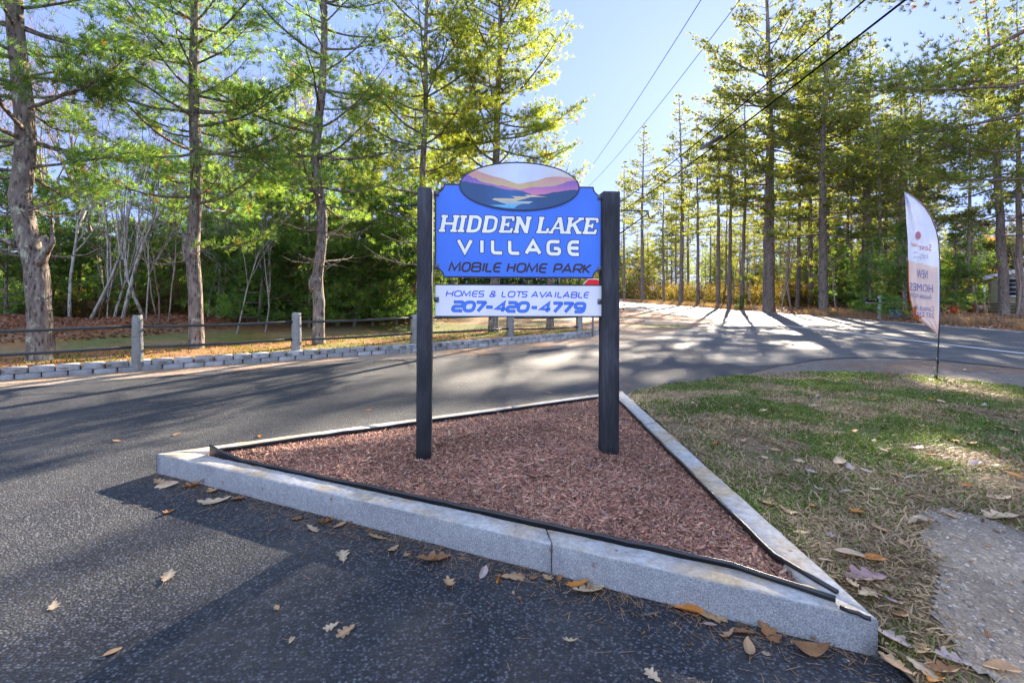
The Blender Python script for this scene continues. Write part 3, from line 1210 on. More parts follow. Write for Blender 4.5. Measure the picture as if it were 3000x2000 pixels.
def upper_panel():
    b = Board(BOARD_Y)
    o = panel_outline(0)
    b.g.prism([(x, BOARD_Y, z) for x, z in o][::-1], (0, .045, 0), NAVY)
    b.face(panel_outline(.011), .0007, BLUE)
    # ---- oval
    L0, T0 = sgn(1345, 548), sgn(1521, 475)
    R0, B0 = sgn(1698, 552), sgn(1521, 619)
    cx, cz = (L0[0] + R0[0]) / 2, (T0[1] + B0[1]) / 2
    rx, rz = (R0[0] - L0[0]) / 2, (T0[1] - B0[1]) / 2
    el = [(cx + rx * math.cos(2 * math.pi * i / 72), cz + rz * math.sin(2 * math.pi * i / 72)) for i in range(72)]
    D = .006
    b.g.prism([(x, BOARD_Y - D, z) for x, z in el][::-1], (0, .045 + D, 0), (.030, .040, .085))
    ux = (R0[0] - L0[0]) / 2085.0         # metres per unit of the close-up drawing
    uz = (T0[1] - B0[1]) / 848.0

    def m(x, y):
        yy = y - (x - 1183) * .03 * 0
        return cx + (x - 1183) * ux, cz - (yy - 509) * uz
    irx, irz = rx - .011, rz - .011

    def inner(x):
        t = 1 - ((x - cx) / irx) ** 2
        return irz * math.sqrt(max(0, t))

    def layer(prof, depth, colf, spike=None, n=150, clipx=None):
        xs = np.linspace(cx - irx + .0005, cx + irx - .0005, n)
        px = [m(*p)[0] for p in prof]
        pz = [m(*p)[1] for p in prof]
        V, F, Cc = [], [], []
        rg = random.Random(int(depth * 1e6))
        for i, x in enumerate(xs):
            h = inner(x)
            t = np.interp(x, px, pz)
            if spike:
                t += rg.uniform(0, 1) ** 2 * spike * (i % 2)
            top = min(cz + h, t)
            bot = cz - h
            if top < bot:
                top = bot
            mid = (top + bot) / 2
            for z in (top, top * .75 + bot * .25, mid, bot):
                V.append((x, BOARD_Y - D - depth, z))
                Cc.append(colf((x - cx) / irx, (z - cz) / irz))
            if i:
                a, q = (i - 1) * 4, i * 4
                for k in range(3):
                    F.append((a + k + 1, q + k + 1, q + k, a + k))
        b.g.add(V, F, np.array(Cc))
    mixc = lambda a, c, t: tuple(a[i] * (1 - t) + c[i] * t for i in range(3))
    layer([(0, -900), (2400, -900)], .0006, lambda u, v: mixc((.60, .66, .80), (.58, .50, .36), min(1, abs(u - .0) ** 1.5 * 1.1)))
    layer([(140, 330), (280, 290), (430, 245), (560, 295), (720, 345), (850, 368), (1000, 415), (1100, 452), (1180, 465), (1320, 430), (1480, 402), (1620, 350), (1760, 330), (1900, 325), (2110, 350), (2230, 400)],
          .0012, lambda u, v: mixc((.58, .45, .22), (.56, .28, .26), max(0, min(1, (v - .05) * 2.2))))
    layer([(1480, 900), (1481, 455), (1550, 420), (1700, 372), (1900, 342), (2050, 340), (2230, 400)], .0016, lambda u, v: mixc((.56, .40, .27), (.60, .27, .30), max(0, min(1, (v - .1) * 3))))
    layer([(140, 440), (200, 390), (280, 328), (330, 350), (380, 388), (410, 370), (460, 410), (520, 445), (600, 460), (700, 475), (800, 500), (870, 500), (960, 520), (1040, 542), (1100, 545), (1180, 565), (1300, 538), (1400, 515), (1560, 515), (1700, 500), (1800, 490), (1870, 460), (1930, 445), (2000, 412), (2110, 388), (2230, 420)],
          .0021, lambda u, v: mixc((.62, .22, .36), (.22, .13, .42), max(0, min(1, v * 2.0 + .55))), .004)
    layer([(140, 440), (250, 440), (350, 462), (500, 482), (700, 512), (850, 548), (1000, 576), (1180, 580), (1250, 598), (1330, 628), (1400, 648), (1480, 652), (1560, 642), (1660, 628), (1750, 600), (1850, 590), (1900, 582), (2000, 562), (2100, 552), (2230, 560)],
          .0026, lambda u, v: mixc((.035, .085, .20), (.045, .135, .34), max(0, 1 - abs(u + .15) * 2.2)), .007)
    # spruces
    for x, y, h in ((1860, 588, 130), (1985, 566, 165), (2110, 560, 90), (1800, 598, 62), (1925, 580, 50), (2050, 562, 70), (1735, 606, 70)):
        b.face([m(x - h * .2, y), m(x + h * .2, y), m(x, y - h * 1.15)], .0030, (.018, .045, .13))
    # lake
    def lc(y):
        return mixc((.62, .50, .33), (.10, .45, .70), max(0, min(1, (y - 740) / 110)))
    for poly_ in ([(1260, 652), (1420, 650), (1500, 668), (1660, 681), (1370, 690), (1320, 680), (1290, 668)],
                  [(1320, 681), (1370, 691), (1280, 716), (1085, 716), (1092, 700), (1030, 680)],
                  [(750, 719), (1280, 717), (1150, 752), (1120, 762), (1000, 770), (790, 765), (700, 741)],
                  [(790, 766), (1120, 763), (1410, 765), (1340, 804), (1230, 806), (940, 815), (850, 790)],
                  [(940, 816), (1230, 807), (1150, 832), (1110, 862), (1090, 888), (900, 878), (660, 838), (950, 828)]):
        q = [m(*p) for p in poly_]
        ys = [p[1] for p in poly_]
        b.g.V.append(np.asarray([(x, BOARD_Y - D - .0033, z) for x, z in q], np.float32))
        b.g.C.append(np.asarray([lc(y) for y in ys], np.float32))
        b.g.NG.append([b.g.n + i for i in range(len(q))])
        b.g.n += len(q)
    # ---- lettering; positions from the close-up (origin 1150,420, 2.704 per px)
    def line(y_t0, y_t1, y_b0, y_b1, xa, xb, shear):
        def f(x, fr):
            t = (x - xa) / (xb - xa)
            top = y_t0 + (y_t1 - y_t0) * t
            bot = y_b0 + (y_b1 - y_b0) * t
            y = bot + (top - bot) * fr
            xx = x + (fr - .0) * shear
            return sgn(1150 + xx / 2.704, 420 + y / 2.704)
        return f
    OUT = (.045, .035, .06)
    b.write([('H', 366, 505), ('I', 508, 572), ('D', 578, 690), ('D', 702, 818), ('E', 838, 945), ('N', 958, 1072), ('L', 1136, 1228), ('A', 1240, 1362), ('K', 1366, 1490), ('E', 1502, 1610)],
            line(568, 592, 700, 720, 366, 1610, 26), (.85, .85, .87), OUT, .2, .0056, True)
    sl = .21
    b.write([('V', 522, 624), ('I', 700, 716), ('L', 792, 868), ('L', 928, 1004), ('A', 1058, 1168), ('G', 1232, 1322), ('E', 1398, 1476)],
            line(766, 782, 862, 880, 522, 1476, 0), (.85, .85, .87), OUT, .27, .0058)
    b.write([('M', 446, 530), ('O', 548, 606), ('B', 624, 692), ('I', 708, 722), ('L', 736, 784), ('E', 798, 850), ('H', 908, 960), ('O', 982, 1046), ('M', 1060, 1142), ('E', 1160, 1214), ('P', 1276, 1330), ('A', 1342, 1412), ('R', 1430, 1492), ('K', 1508, 1558)],
            line(944, 962, 1010, 1026, 446, 1558, 14), (.040, .028, .030), None, .235, 0)
    b.g.build('upper_panel', M_panel, sign)


def lower_panel():
    b = Board(BOARD_Y)
    xl, zt = sgn(1274, 831)
    xr, zb = sgn(1763, 930)
    zt = (zt + sgn(1763, 834)[1]) / 2
    zb = (zb + sgn(1274, 928)[1]) / 2
    o = [(xl, zb), (xr, zb), (xr, zt), (xl, zt)]
    b.g.prism([(x, BOARD_Y, z) for x, z in o], (0, .04, 0), NAVY)
    i = .010
    b.face([(xl + .004, zb + i), (xr - .004, zb + i), (xr - .004, zt - i), (xl + .004, zt - i)], .0007, WHITE)

    def line(y_t0, y_t1, y_b0, y_b1, xa, xb, shear):
        def f(x, fr):
            t = (x - xa) / (xb - xa)
            top = y_t0 + (y_t1 - y_t0) * t
            bot = y_b0 + (y_b1 - y_b0) * t
            return sgn(1150 + (x + fr * shear) / 2.704, 420 + (bot + (top - bot) * fr) / 2.704)
        return f
    b.write([('H', 424, 472), ('O', 488, 540), ('M', 550, 612), ('E', 628, 668), ('S', 678, 718), ('&', 770, 812), ('L', 864, 896), ('O', 912, 964), ('T', 976, 1018), ('S', 1022, 1060), ('A', 1100, 1148), ('V', 1158, 1212), ('A', 1212, 1262), ('I', 1282, 1290), ('L', 1306, 1340), ('A', 1350, 1398), ('B', 1412, 1456), ('L', 1470, 1502), ('E', 1514, 1548)],
            line(1168, 1180, 1210, 1222, 424, 1548, 10), (.045, .11, .62), None, .22, 0)
    b.write([('2', 474, 548), ('0', 562, 638), ('7', 654, 722), ('-', 738, 782), ('4', 816, 884), ('2', 906, 970), ('0', 990, 1066), ('-', 1098, 1134), ('4', 1168, 1238), ('7', 1262, 1328), ('7', 1346, 1414), ('9', 1438, 1512)],
            line(1256, 1268, 1324, 1334, 474, 1512, 16), (.055, .20, .86), (.03, .035, .10), .27, .0034)
    b.g.build('lower_panel', M_panel, sign)


upper_panel()
lower_panel()
M_brk = m_plain('grey_bracket', (.11, .115, .13), .55, .4)
# brackets with bolts
for px, py, side in ((1279, 567, -1), (1279, 781, -1), (1279, 877, -1), (1757, 578, 1), (1757, 788, 1), (1757, 883, 1)):
    x, z = sgn(px, py)
    g = Geo()
    g.box((x, BOARD_Y - .005, z), (.017, .0025, .019))
    g.box((x + side * .0185, BOARD_Y + .020, z), (.0025, .028, .019))
    g.tube([(x - side * .002, BOARD_Y - .007, z), (x - side * .002, BOARD_Y - .013, z)], .0055, 6)
    g.build('bracket', M_brk, sign)
# hanger arms on the outer faces of both posts
for pts, hook, brace in ((((1224, 602), (1139, 600)), [(1139, 600), (1138, 615), (1136, 621), (1131, 625), (1126, 624), (1122, 617)], ((1224, 674), (1140, 610))),
                         (((1813, 616), (1899, 619)), [(1899, 619), (1900, 632), (1902, 639), (1907, 642), (1912, 639), (1914, 631)], ((1812, 688 - 1), (1898, 626)))):
    g = Geo()
    yy = .06

    def q(p):
        x, z = S(p[0], p[1], yy)
        return (x, yy, z)
    g.tube([q(pts[0]), q(pts[1])], .0048, 6)
    g.tube([q(p) for p in hook], .0048, 6)
    g.tube([q(brace[0]), q(brace[1])], .0048, 6)
    x, z = S(pts[0][0], (pts[0][1] + brace[0][1]) / 2, yy)
    g.build('plant_hook', M_iron, sign)

# ------------------------------------------------------------------ block walls and the strip between them
BED_Z = .14
front_line = [G(x, y).xy for x, y in ((-900, 1172), (-300, 1131), (0, 1111), (402, 1084), (868, 1052), (1215, 1029), (1495, 1007), (1697, 988))]
loop = [Vector((2.75, 17.25)), Vector((3.05, 17.95)), Vector((3.0, 18.75)), Vector((2.5, 19.5)), Vector((1.35, 19.75))]
back_line = [Vector(p) for p in ((-.6, 18.45), (-2.7, 16.65), (-4.9, 14.9), (-7.0, 13.0), (-8.4, 11.7), (-10.0, 10.0), (-11.6, 8.3), (-15, 4.4))]
F_path = front_line
FULL = front_line + loop + back_line


def resample(path, step):
    path = [Vector(p) for p in path]
    out, acc = [path[0].copy()], 0
    for a, b in zip(path, path[1:]):
        L_ = (b - a).length
        t = step - acc
        while t <= L_:
            out.append(a.lerp(b, t / L_))
            t += step
        acc = L_ - (t - step)
    return out


def block_wall(name, path, courses, label, hgt=.105, depth=.2, step=.33, z0=-.03, seed=1):
    rg = random.Random(seed)
    g = Geo()
    for c in range(courses):
        pts = resample(path, step)
        if c % 2:
            pts = [a.lerp(b, .5) for a, b in zip(pts, pts[1:])]
        for a, b in zip(pts, pts[1:]):
            d = (b - a)
            L_ = d.length
            d.normalize()
            n = Vector((d.y, -d.x))            # towards the drive
            m = (a + b) / 2
            ang = math.atan2(d.y, d.x) + rg.uniform(-.02, .02)
            zc = z0 + hgt * c + hgt / 2
            z1 = zc - hgt / 2 + .002
            z2 = zc + hgt / 2 - rg.uniform(.002, .007)
            hw = L_ / 2 - rg.uniform(.003, .008)
            dep = depth / 2
            setb = .014 * c
            kf = rg.uniform(.62, 1.08)
            col = [v * kf for v in (.36, .355, .345)]
            sp = [(-hw, -.0), (-hw + .02, .022), (-hw * .3, .03 + rg.uniform(-.006, .01)), (hw * .3, .03 + rg.uniform(-.006, .01)), (hw - .02, .022), (hw, -.0), (hw - .03, -depth), (-hw + .03, -depth)]
            ca, sa = math.cos(ang), math.sin(ang)
            ring = []
            for (u, v) in sp:
                v2 = v - setb
                ring.append((m.x + u * ca + v2 * sa, m.y + u * sa - v2 * ca))
            V = [(x, y, z1) for x, y in ring] + [(x, y, z2 - .012) for x, y in ring]
            tp = []
            for (u, v) in sp:
                v2 = v * .8 - setb - .004
                tp.append((m.x + u * .97 * ca + v2 * sa, m.y + u * .97 * sa - v2 * ca, z2))
            V += tp
            k = len(sp)
            F = [(i, (i + 1) % k, k + (i + 1) % k, k + i) for i in range(k)] + [(k + i, k + (i + 1) % k, 2 * k + (i + 1) % k, 2 * k + i) for i in range(k)]
            g.add(V, F, col)
            base = g.n - 3 * k
            g.NG.append([base + 2 * k + i for i in range(k)])
    return tag(g.build(name, M_block), label, 'block wall')


front_half = front_line + loop[:2]
block_wall('retaining_wall', front_half, 2, 'low grey two-course block wall along the driveway, in front of the fence', seed=2)
block_wall('retaining_wall', loop[1:] + back_line, 1, 'low single row of block edging behind the roadside pines, curving at its end', hgt=.15, seed=3, z0=-.02)


def bed():
    poly = [tuple(p) for p in FULL]

    def colf(V):
        k = sstep(.45, .62, vnoise(V[:, 0], V[:, 1], 1.1, 13))[:, None] * sstep(-7.5, -4, V[:, 0])[:, None]
        k = np.maximum(k, .35 * sstep(.5, .7, vnoise(V[:, 0], V[:, 1], .7, 14))[:, None])
        return np.array((.34, .165, .085)) * (1 - k) + np.array((.17, .17, .045)) * k
    o = grid_sheet('planting_strip', poly, .16, lambda x, y: BED_Z + (vnoise(x, y, .8, 12) - .5) * .04, M_ground, colf)
    tag(o, kind='structure')
    g = blades(45000, poly, lambda x, y: BED_Z + (vnoise(x, y, .8, 12) - .5) * .04, 21, None, .03, .08, .004)
    C_ = g.C[0].reshape(-1, 5, 3)
    C_[:] = C_ * np.array((1.3, .95, .7))
    tag(g.build('grass_and_needles', M_grass), kind='stuff')


bed()

# ------------------------------------------------------------------ pipe fence on granite posts
fence = empty('pipe_fence', (*G(1215, 1022).xy, 0), 'fence of rough granite posts and two black pipe rails along the driveway', 'fence')
FP = [G(x, y) for x, y in ((402, 1083), (868, 1049), (1215, 1022), (1495, 1002), (1697, 984))]
d_ = FP[0] - FP[1]
FP = [FP[0] + d_ * 2.05, FP[0] + d_ * 1.02] + FP
fl = fence.location
for i, p in enumerate(FP):
    g = Geo()
    rg = random.Random(30 + i)
    hw = .082
    top = .98 if i < 4 else .86
    V, F = [], []
    n = 12
    ang = math.atan2(d_.y, d_.x)
    for k in range(n + 1):
        z = -.1 + (top + .1) * k / n
        s = hw * (1.06 - .08 * k / n)
        if k == n:
            s *= .88
        for (a, b) in ((-1, -.9), (-.3, -1.02), (.3, -1.0), (1, -.9), (1, .9), (-1, .9)):
            x, y = a * s + rg.uniform(-.006, .006), b * s + rg.uniform(-.006, .006)
            V.append((p.x + x * math.cos(ang) - y * math.sin(ang) - fl.x, p.y + x * math.sin(ang) + y * math.cos(ang) - fl.y, z + (rg.uniform(-.01, .01) if k == n else 0)))
    for k in range(n):
        for q in range(6):
            F.append((k * 6 + q, k * 6 + (q + 1) % 6, k * 6 + 6 + (q + 1) % 6, k * 6 + 6 + q))
    g.add(V, F)
    g.NG.append([n * 6 + q for q in range(6)])
    g.C = [c * 0 + np.array((.27, .265, .24), np.float32) * rg.uniform(.85, 1.1) for c in g.C]
    g.build('post', M_block, fence)
for a, b in zip(FP, FP[1:]):
    for zz in ((.40, .78) if a is not FP[5] else (.36, .70)):
        g = Geo()
        za = zz + random.uniform(-.012, .012)
        zb_ = (zz if b is not FP[6] else zz - .06) + random.uniform(-.012, .012)
        pa, pb = a.lerp(b, .02), a.lerp(b, .98)
        pts = [(pa.x + (pb.x - pa.x) * t - fl.x, pa.y + (pb.y - pa.y) * t - fl.y, za + (zb_ - za) * t - .015 * math.sin(math.pi * t)) for t in np.linspace(0, 1, 6)]
        g.tube(pts, .026, 8)
        g.tube([pts[0], tuple(np.array(pts[0]) * .96 + np.array(pts[1]) * .04)], .04, 8)
        g.build('rail', M_rail, fence, smooth=True)

# ------------------------------------------------------------------ foliage builders
def tufts(g, Pn, D, L, K, w, rg, cols, spread=.75):
    n = len(Pn)
    if not n:
        return
    rv = rg.normal(0, 1, (n, K, 3))
    rv /= np.linalg.norm(rv, axis=2, keepdims=True)
    nd = D[:, None, :] + rv * spread
    nd /= np.linalg.norm(nd, axis=2, keepdims=True)
    Ln = (L * rg.uniform(.7, 1.2, (n, K)))[..., None]
    rs = rg.normal(0, 1, (n, K, 3))
    sd = np.cross(nd, rs)
    sd /= np.linalg.norm(sd, axis=2, keepdims=True) + 1e-9
    b0 = Pn[:, None, :] + rg.normal(0, L * .10, (n, K, 3))
    ww = w * rg.uniform(.7, 1.3, (n, K, 1))
    V = np.stack([b0 - sd * ww * .5, b0 + sd * ww * .5, b0 + nd * Ln * .6 + sd * ww * .5, b0 + nd * Ln], 2).reshape(-1, 3)
    m = n * K
    b = np.arange(m)[:, None] * 4
    F = b + np.array((0, 1, 2, 3))
    g.add(V, F, np.repeat(cols, K * 4, 0))


def needle_cols(n, rg, dark, light, dead=.03):
    t = rg.beta(1.6, 1.8, (n, 1))
    c = np.array(dark) * (1 - t) + np.array(light) * t
    k = rg.uniform(0, 1, n) < dead
    c[k] = np.array((.16, .075, .02))
    return c


def pine_geo(seed, h, r0, zc, Rr, path=None, tl=(.12, 12, .0055), whorl=.5, per=5, up=.22, dens=1.0, e0=(-.02, .75), secn=5.0,
             shape='young', dark=(.030, .070, .020), light=(.095, .135, .030), dead_from=None, zlow=0, sides=None, limbs=None, trunk_k=12, bare_in=.25, az_bias=None):
    rg = np.random.default_rng(seed)
    wood, fol = Geo(), Geo()
    path = path or [(0, 0, 0), (h, rg.normal(0, .15), rg.normal(0, .15))]
    pz = [p[0] for p in path]
    n = 44
    zz = np.concatenate([np.linspace(-.25, 1.0, 8)[:-1], np.linspace(1.0, h, n)])
    wx = np.interp(zz, pz, [p[1] for p in path]) + .02 * np.sin(zz * 1.7 + seed)
    wy = np.interp(zz, pz, [p[2] for p in path]) + .02 * np.cos(zz * 1.3 + seed)
    rr = r0 * np.clip(1 - zz / h, 0, 1) ** .8 + .01
    rr = rr * (1 + .14 * np.exp(-np.clip(zz, 0, None) / .28))
    wood.tube(np.stack([wx, wy, zz], -1), rr, trunk_k, lump=.035, rng=rg)

    def at(z):
        return np.array((np.interp(z, zz, wx), np.interp(z, zz, wy), z)), float(np.interp(z, zz, rr))
    Pn, Dn = [], []
    az = rg.uniform(0, 6.28)
    z = dead_from if dead_from is not None else zc
    todo = []
    while z < h - .25:
        k = rg.integers(max(1, per - 2), per + 2)
        for q in range(k):
            az += 2.399 + rg.normal(0, .35)
            todo.append((z + rg.uniform(-.12, .12), az, None))
        z += whorl * rg.uniform(.7, 1.35) * (1 if z > zc else 1.2)
    for L_ in (limbs or []):
        todo.append(L_)
    for (z, a, forced) in todo:
        z = min(max(z, .3), h - .1)
        t = (z - zc) / (h - zc)
        dead = t < 0
        if shape == 'young':
            prof = min(1, .75 + 1.3 * max(t, 0)) * max(.08, 1 - max(t, 0)) ** .65
        elif shape == 'tall':
            prof = (.55 + .6 * math.sin(min(1, max(t, 0) * 1.15 + .12) * math.pi)) * max(.12, 1 - max(0, t) ** 3)
        else:
            prof = max(.06, 1 - max(t, 0)) ** .9
        L = Rr * prof * rg.uniform(.5, 1.12)
        if dead:
            L = Rr * rg.uniform(.15, .55)
        if az_bias is not None:
            L *= 1 + az_bias[1] * math.cos(a - az_bias[0])
        el = e0[0] + (e0[1] - e0[0]) * max(0, t) + rg.normal(0, .10)
        if forced:
            L, el = forced
        s = np.linspace(0, 1, 8)
        d = np.array((math.cos(a), math.sin(a), 0))
        side = np.array((-d[1], d[0], 0))
        c0, tr = at(z)
        bend = rg.normal(0, .10)
        droop = rg.uniform(.0, .10) if t < .5 else 0
        pts = c0 + (L * s)[:, None] * d + (L * bend * s ** 2)[:, None] * side
        pts[:, 2] += L * (math.tan(el) * s - droop * np.sin(s * math.pi) + up * rg.uniform(.4, 1.5) * s ** 2.2)
        pts += rg.normal(0, .012 * L, pts.shape) * s[:, None]
        lr = np.minimum(tr * .55, .011 * L + .006) * (1 - s) ** .8 + .004
        wood.tube(pts, lr, 5 if L > .8 else 4, cap=False)
        if dead and forced is None:
            for q in range(int(L * 3)):
                sq = rg.uniform(.3, 1)
                p0 = np.array([np.interp(sq, s, pts[:, i]) for i in range(3)])
                dv = d * .6 + side * rg.choice([-1, 1]) + np.array((0, 0, rg.normal(0, .4)))
                ln = L * .35 * rg.uniform(.4, 1)
                wood.tube([p0, p0 + dv * ln * .5, p0 + dv * ln + rg.normal(0, .05, 3)], [.006, .004, .002], 3, cap=False)
            if rg.uniform() < .8:
                continue
        ns = max(3, int(L * secn * rg.uniform(.8, 1.2)))
        for q in range(ns):
            sq = bare_in + (1 - bare_in) * (q + rg.uniform(0, 1)) / ns
            p0 = np.array([np.interp(sq, s, pts[:, i]) for i in range(3)])
            sg = 1 if q % 2 else -1
            dv = d * rg.uniform(.5, 1.0) + side * sg * rg.uniform(.5, 1.1) + np.array((0, 0, rg.normal(.12, .18)))
            dv /= np.linalg.norm(dv)
            l2 = (.16 + .34 * L * (1.15 - sq) * rg.uniform(.5, 1.2))
            u = np.linspace(0, 1, 4)
            sp = p0 + (l2 * u)[:, None] * dv
            sp[:, 2] += l2 * .18 * u ** 2 + rg.normal(0, .01, 4) * l2
            wood.tube(sp, .007 * (1 - u) * min(1, l2) + .0028, 3, cap=False)
            nt = max(2, int(l2 / tl[0] * 1.5 * dens))
            uu = rg.uniform(.3, 1.0, nt)
            uu[0] = 1
            tp = np.stack([np.interp(uu, u, sp[:, i]) for i in range(3)], -1)
            off = rg.normal(0, 1, (nt, 3)) * np.array((1, 1, .55)) * min(.5, (.10 + .28 * l2)) * (.3 + .7 * rg.uniform(0, 1, (nt, 1)))
            off[0] = 0
            off *= .75
            tp = tp + off
            dd = dv * .7 + off * 2.0 / (l2 + .2) + np.array((0, 0, .35)) + rg.normal(0, .25, (nt, 3))
            Pn.append(tp)
            Dn.append(dd)
        Pn.append(pts[-2:])
        Dn.append(np.tile(d * .8 + np.array((0, 0, .4)), (2, 1)))
    Pn, Dn = np.concatenate(Pn), np.concatenate(Dn)
    Dn /= np.linalg.norm(Dn, axis=1, keepdims=True) + 1e-9
    keep = Pn[:, 2] > zlow
    Pn, Dn = Pn[keep], Dn[keep]
    # clumps of paler and darker growth, some gaps
    cl = np.sin(Pn[:, 0] * 2.1 + seed) + np.sin(Pn[:, 1] * 1.9 - seed) + np.sin(Pn[:, 2] * 2.3)
    cols = needle_cols(len(Pn), rg, dark, light) * (1 + .16 * cl)[:, None]
    tufts(fol, Pn, Dn, tl[0], tl[1], tl[2], rg, cols.clip(.004, 1))
    return wood, fol, len(Pn)


NT = 0


def tree_obj(name, loc, label, cat, wood, fol, bark, leafm, group=None):
    r = empty(name, loc, label, cat, group)
    wood.build('trunk', bark, r, smooth=True)
    if fol is not None:
        fol.build('crown', leafm, r)
    return r


def trunk_path(pxs, base, Y):
    """trunk line from pixel points (top last), in metres from the base"""
    out = []
    for px, py in pxs:
        q = P(px, py, Y)
        out.append((max(0, q.z - base.z), q.x - base.x, 0))
    return sorted(out)


# roadside pines, left to right
ROW = [
    ((115, 1055), .185, 15.5, 3.0, [(115, 1055), (112, 900), (112, 800), (88, 700), (62, 580), (72, 430), (60, 250), (48, 60), (45, -400)], 3.4, 1.0,
     'thick lichen-spotted pine with a kinked trunk and side stub, leftmost of the roadside row', 101),
    ((572, 1022), .142, 14.0, 2.6, [(572, 1022), (575, 850), (568, 740), (570, 600), (572, 300), (567, 0), (566, -400)], 3.2, .92,
     'straight reddish pine with a side stub, behind the fence between the two left granite posts', 102),
    ((932, 1008), .132, 14.5, 3.3, [(932, 1008), (938, 880), (930, 830), (942, 700), (938, 600), (925, 480), (942, 280), (950, 60), (955, -300)], 3.2, .75,
     'pine with a knobby bulge and pale lichen blotches, behind the second granite post', 103),
    ((1244, 990), .11, 12.0, 3.5, [(1244, 990), (1240, 500), (1248, 200), (1252, -200)], 3.0, 1.0,
     'slim bright pine partly hidden behind the left sign post', 104),
    ((1447, 975), .15, 15.0, 4.4, [(1447, 975), (1450, 600), (1452, 450), (1462, 250), (1470, -200)], 3.5, 1.15,
     'full yellow-green pine rising directly behind the oval top of the sign', 105),
    ((1613, 965), .125, 6.4, 3.0, [(1613, 965), (1610, 700), (1600, 500)], 2.3, .8,
     'short pine at the end of the strip, its boughs right of the oval sign top', 106),
]
for (bpx, r0, h, zc, pp, Rr, dens, lb, sdn) in ROW:
    b = G(bpx[0], bpx[1], BED_Z)
    Y = b.y
    near = Y < 13
    warm = 0 if bpx[0] < 1100 else 1
    wood, fol, n_ = pine_geo(sdn, h, r0, zc, Rr, trunk_path(pp, b, Y), tl=(.135, 13, .0085 if near else .0105), whorl=.52, per=5, dens=dens * 2.3,
                             dark=(.05, .135, .042) if not warm else (.08, .14, .03), light=(.22, .30, .075) if not warm else (.30, .32, .06), dead_from=2.0, zlow=2.2 if bpx[0] < 900 else 2.8,
                             trunk_k=16, secn=5.2)
    NT += n_
    # side stubs
    if bpx[0] == 115:
        rg = np.random.default_rng(1)
        z0 = P(112, 760, Y).z - b.z
        wood.tube([(-.05, -.05, z0 - .12), (.14, -.1, z0), (.25, -.12, z0 + .22), (.19, -.12, z0 + .42)], [.11, .085, .07, .05], 8, lump=.04, rng=rg)
        wood.tube([(.22, -.12, z0 + .1), (.38, -.15, z0 + .3), (.36, -.15, z0 + .62)], [.055, .04, .02], 7)
        wood.tube([(-.25, 0, z0 + .2), (-.55, -.1, z0 + .35), (-.9, -.1, z0 + .3)], [.07, .05, .03], 7)
    if bpx[0] == 572:
        z0 = P(572, 760, Y).z - b.z
        wood.tube([(-.02, -.02, z0 - .2), (-.17, -.05, z0), (-.2, -.06, z0 + .35), (-.16, -.05, z0 + .62)], [.1, .075, .06, .045], 8)
    if bpx[0] == 932:
        z0 = P(930, 830, Y).z - b.z
        rg = np.random.default_rng(3)
        wood.tube([(-.06, -.02, z0 - .22), (-.07, -.03, z0 - .08), (-.06, -.03, z0 + .06), (-.03, -.02, z0 + .2)], [.11, .165, .165, .11], 10, lump=.05, rng=rg)
    tree_obj('pine_tree', b, lb, 'pine tree', wood, fol, M_bark, M_needle, 'pines in the strip along the driveway')

# ------------------------------------------------------------------ bare trees
def bare_geo(seed, h, r0, spread=.5, depth=5, split=(2, 4), k0=8, low=.35, lean=0.0, wiggle=.12, tw=.0028):
    rg = np.random.default_rng(seed)
    g = Geo()

    def grow(p, d, L, r, lev):
        n = 5 if lev < 2 else 4
        pts = [p]
        dd = d.copy()
        for i in range(n):
            dd = dd + rg.normal(0, wiggle, 3) + np.array((0, 0, .05))
            dd /= np.linalg.norm(dd)
            pts.append(pts[-1] + dd * L / n)
        rad = np.linspace(r, max(tw * .8, r * .55), n + 1)
        g.tube(pts, rad, max(3, k0 - 2 * lev), cap=lev == 0)
        if lev >= depth:
            return
        m = rg.integers(split[0], split[1] + 1)
        for q in range(m + (2 if lev == 0 else 0)):
            t = rg.uniform(low if lev == 0 else .25, 1.0) if q else 1.0
            i = min(n - 1, int(t * n))
            p0 = pts[i] + (pts[i + 1] - pts[i]) * (t * n - i) if t < 1 else pts[-1]
            nd = dd + rg.normal(0, spread, 3) + np.array((0, 0, .12))
            nd /= np.linalg.norm(nd)
            grow(p0, nd, L * rg.uniform(.5, .75), max(tw, np.interp(t, np.linspace(0, 1, n + 1), rad) * rg.uniform(.5, .75)), lev + 1)
    d0 = np.array((lean, rg.normal(0, .05), 1.0))
    grow(np.array((0, 0, -.2)), d0 / np.linalg.norm(d0), h * .52, r0, 0)
    return g


def put(proto_geo, name, loc, label, cat, bark, group=None):
    r = empty(name, loc, label, cat, group)
    proto_geo.build('trunk', bark, r, smooth=True)
    return r


def gp(px, Y):
    x = (px - CX) / FPX * Y
    return (x, Y, hz(x, Y) - .03)


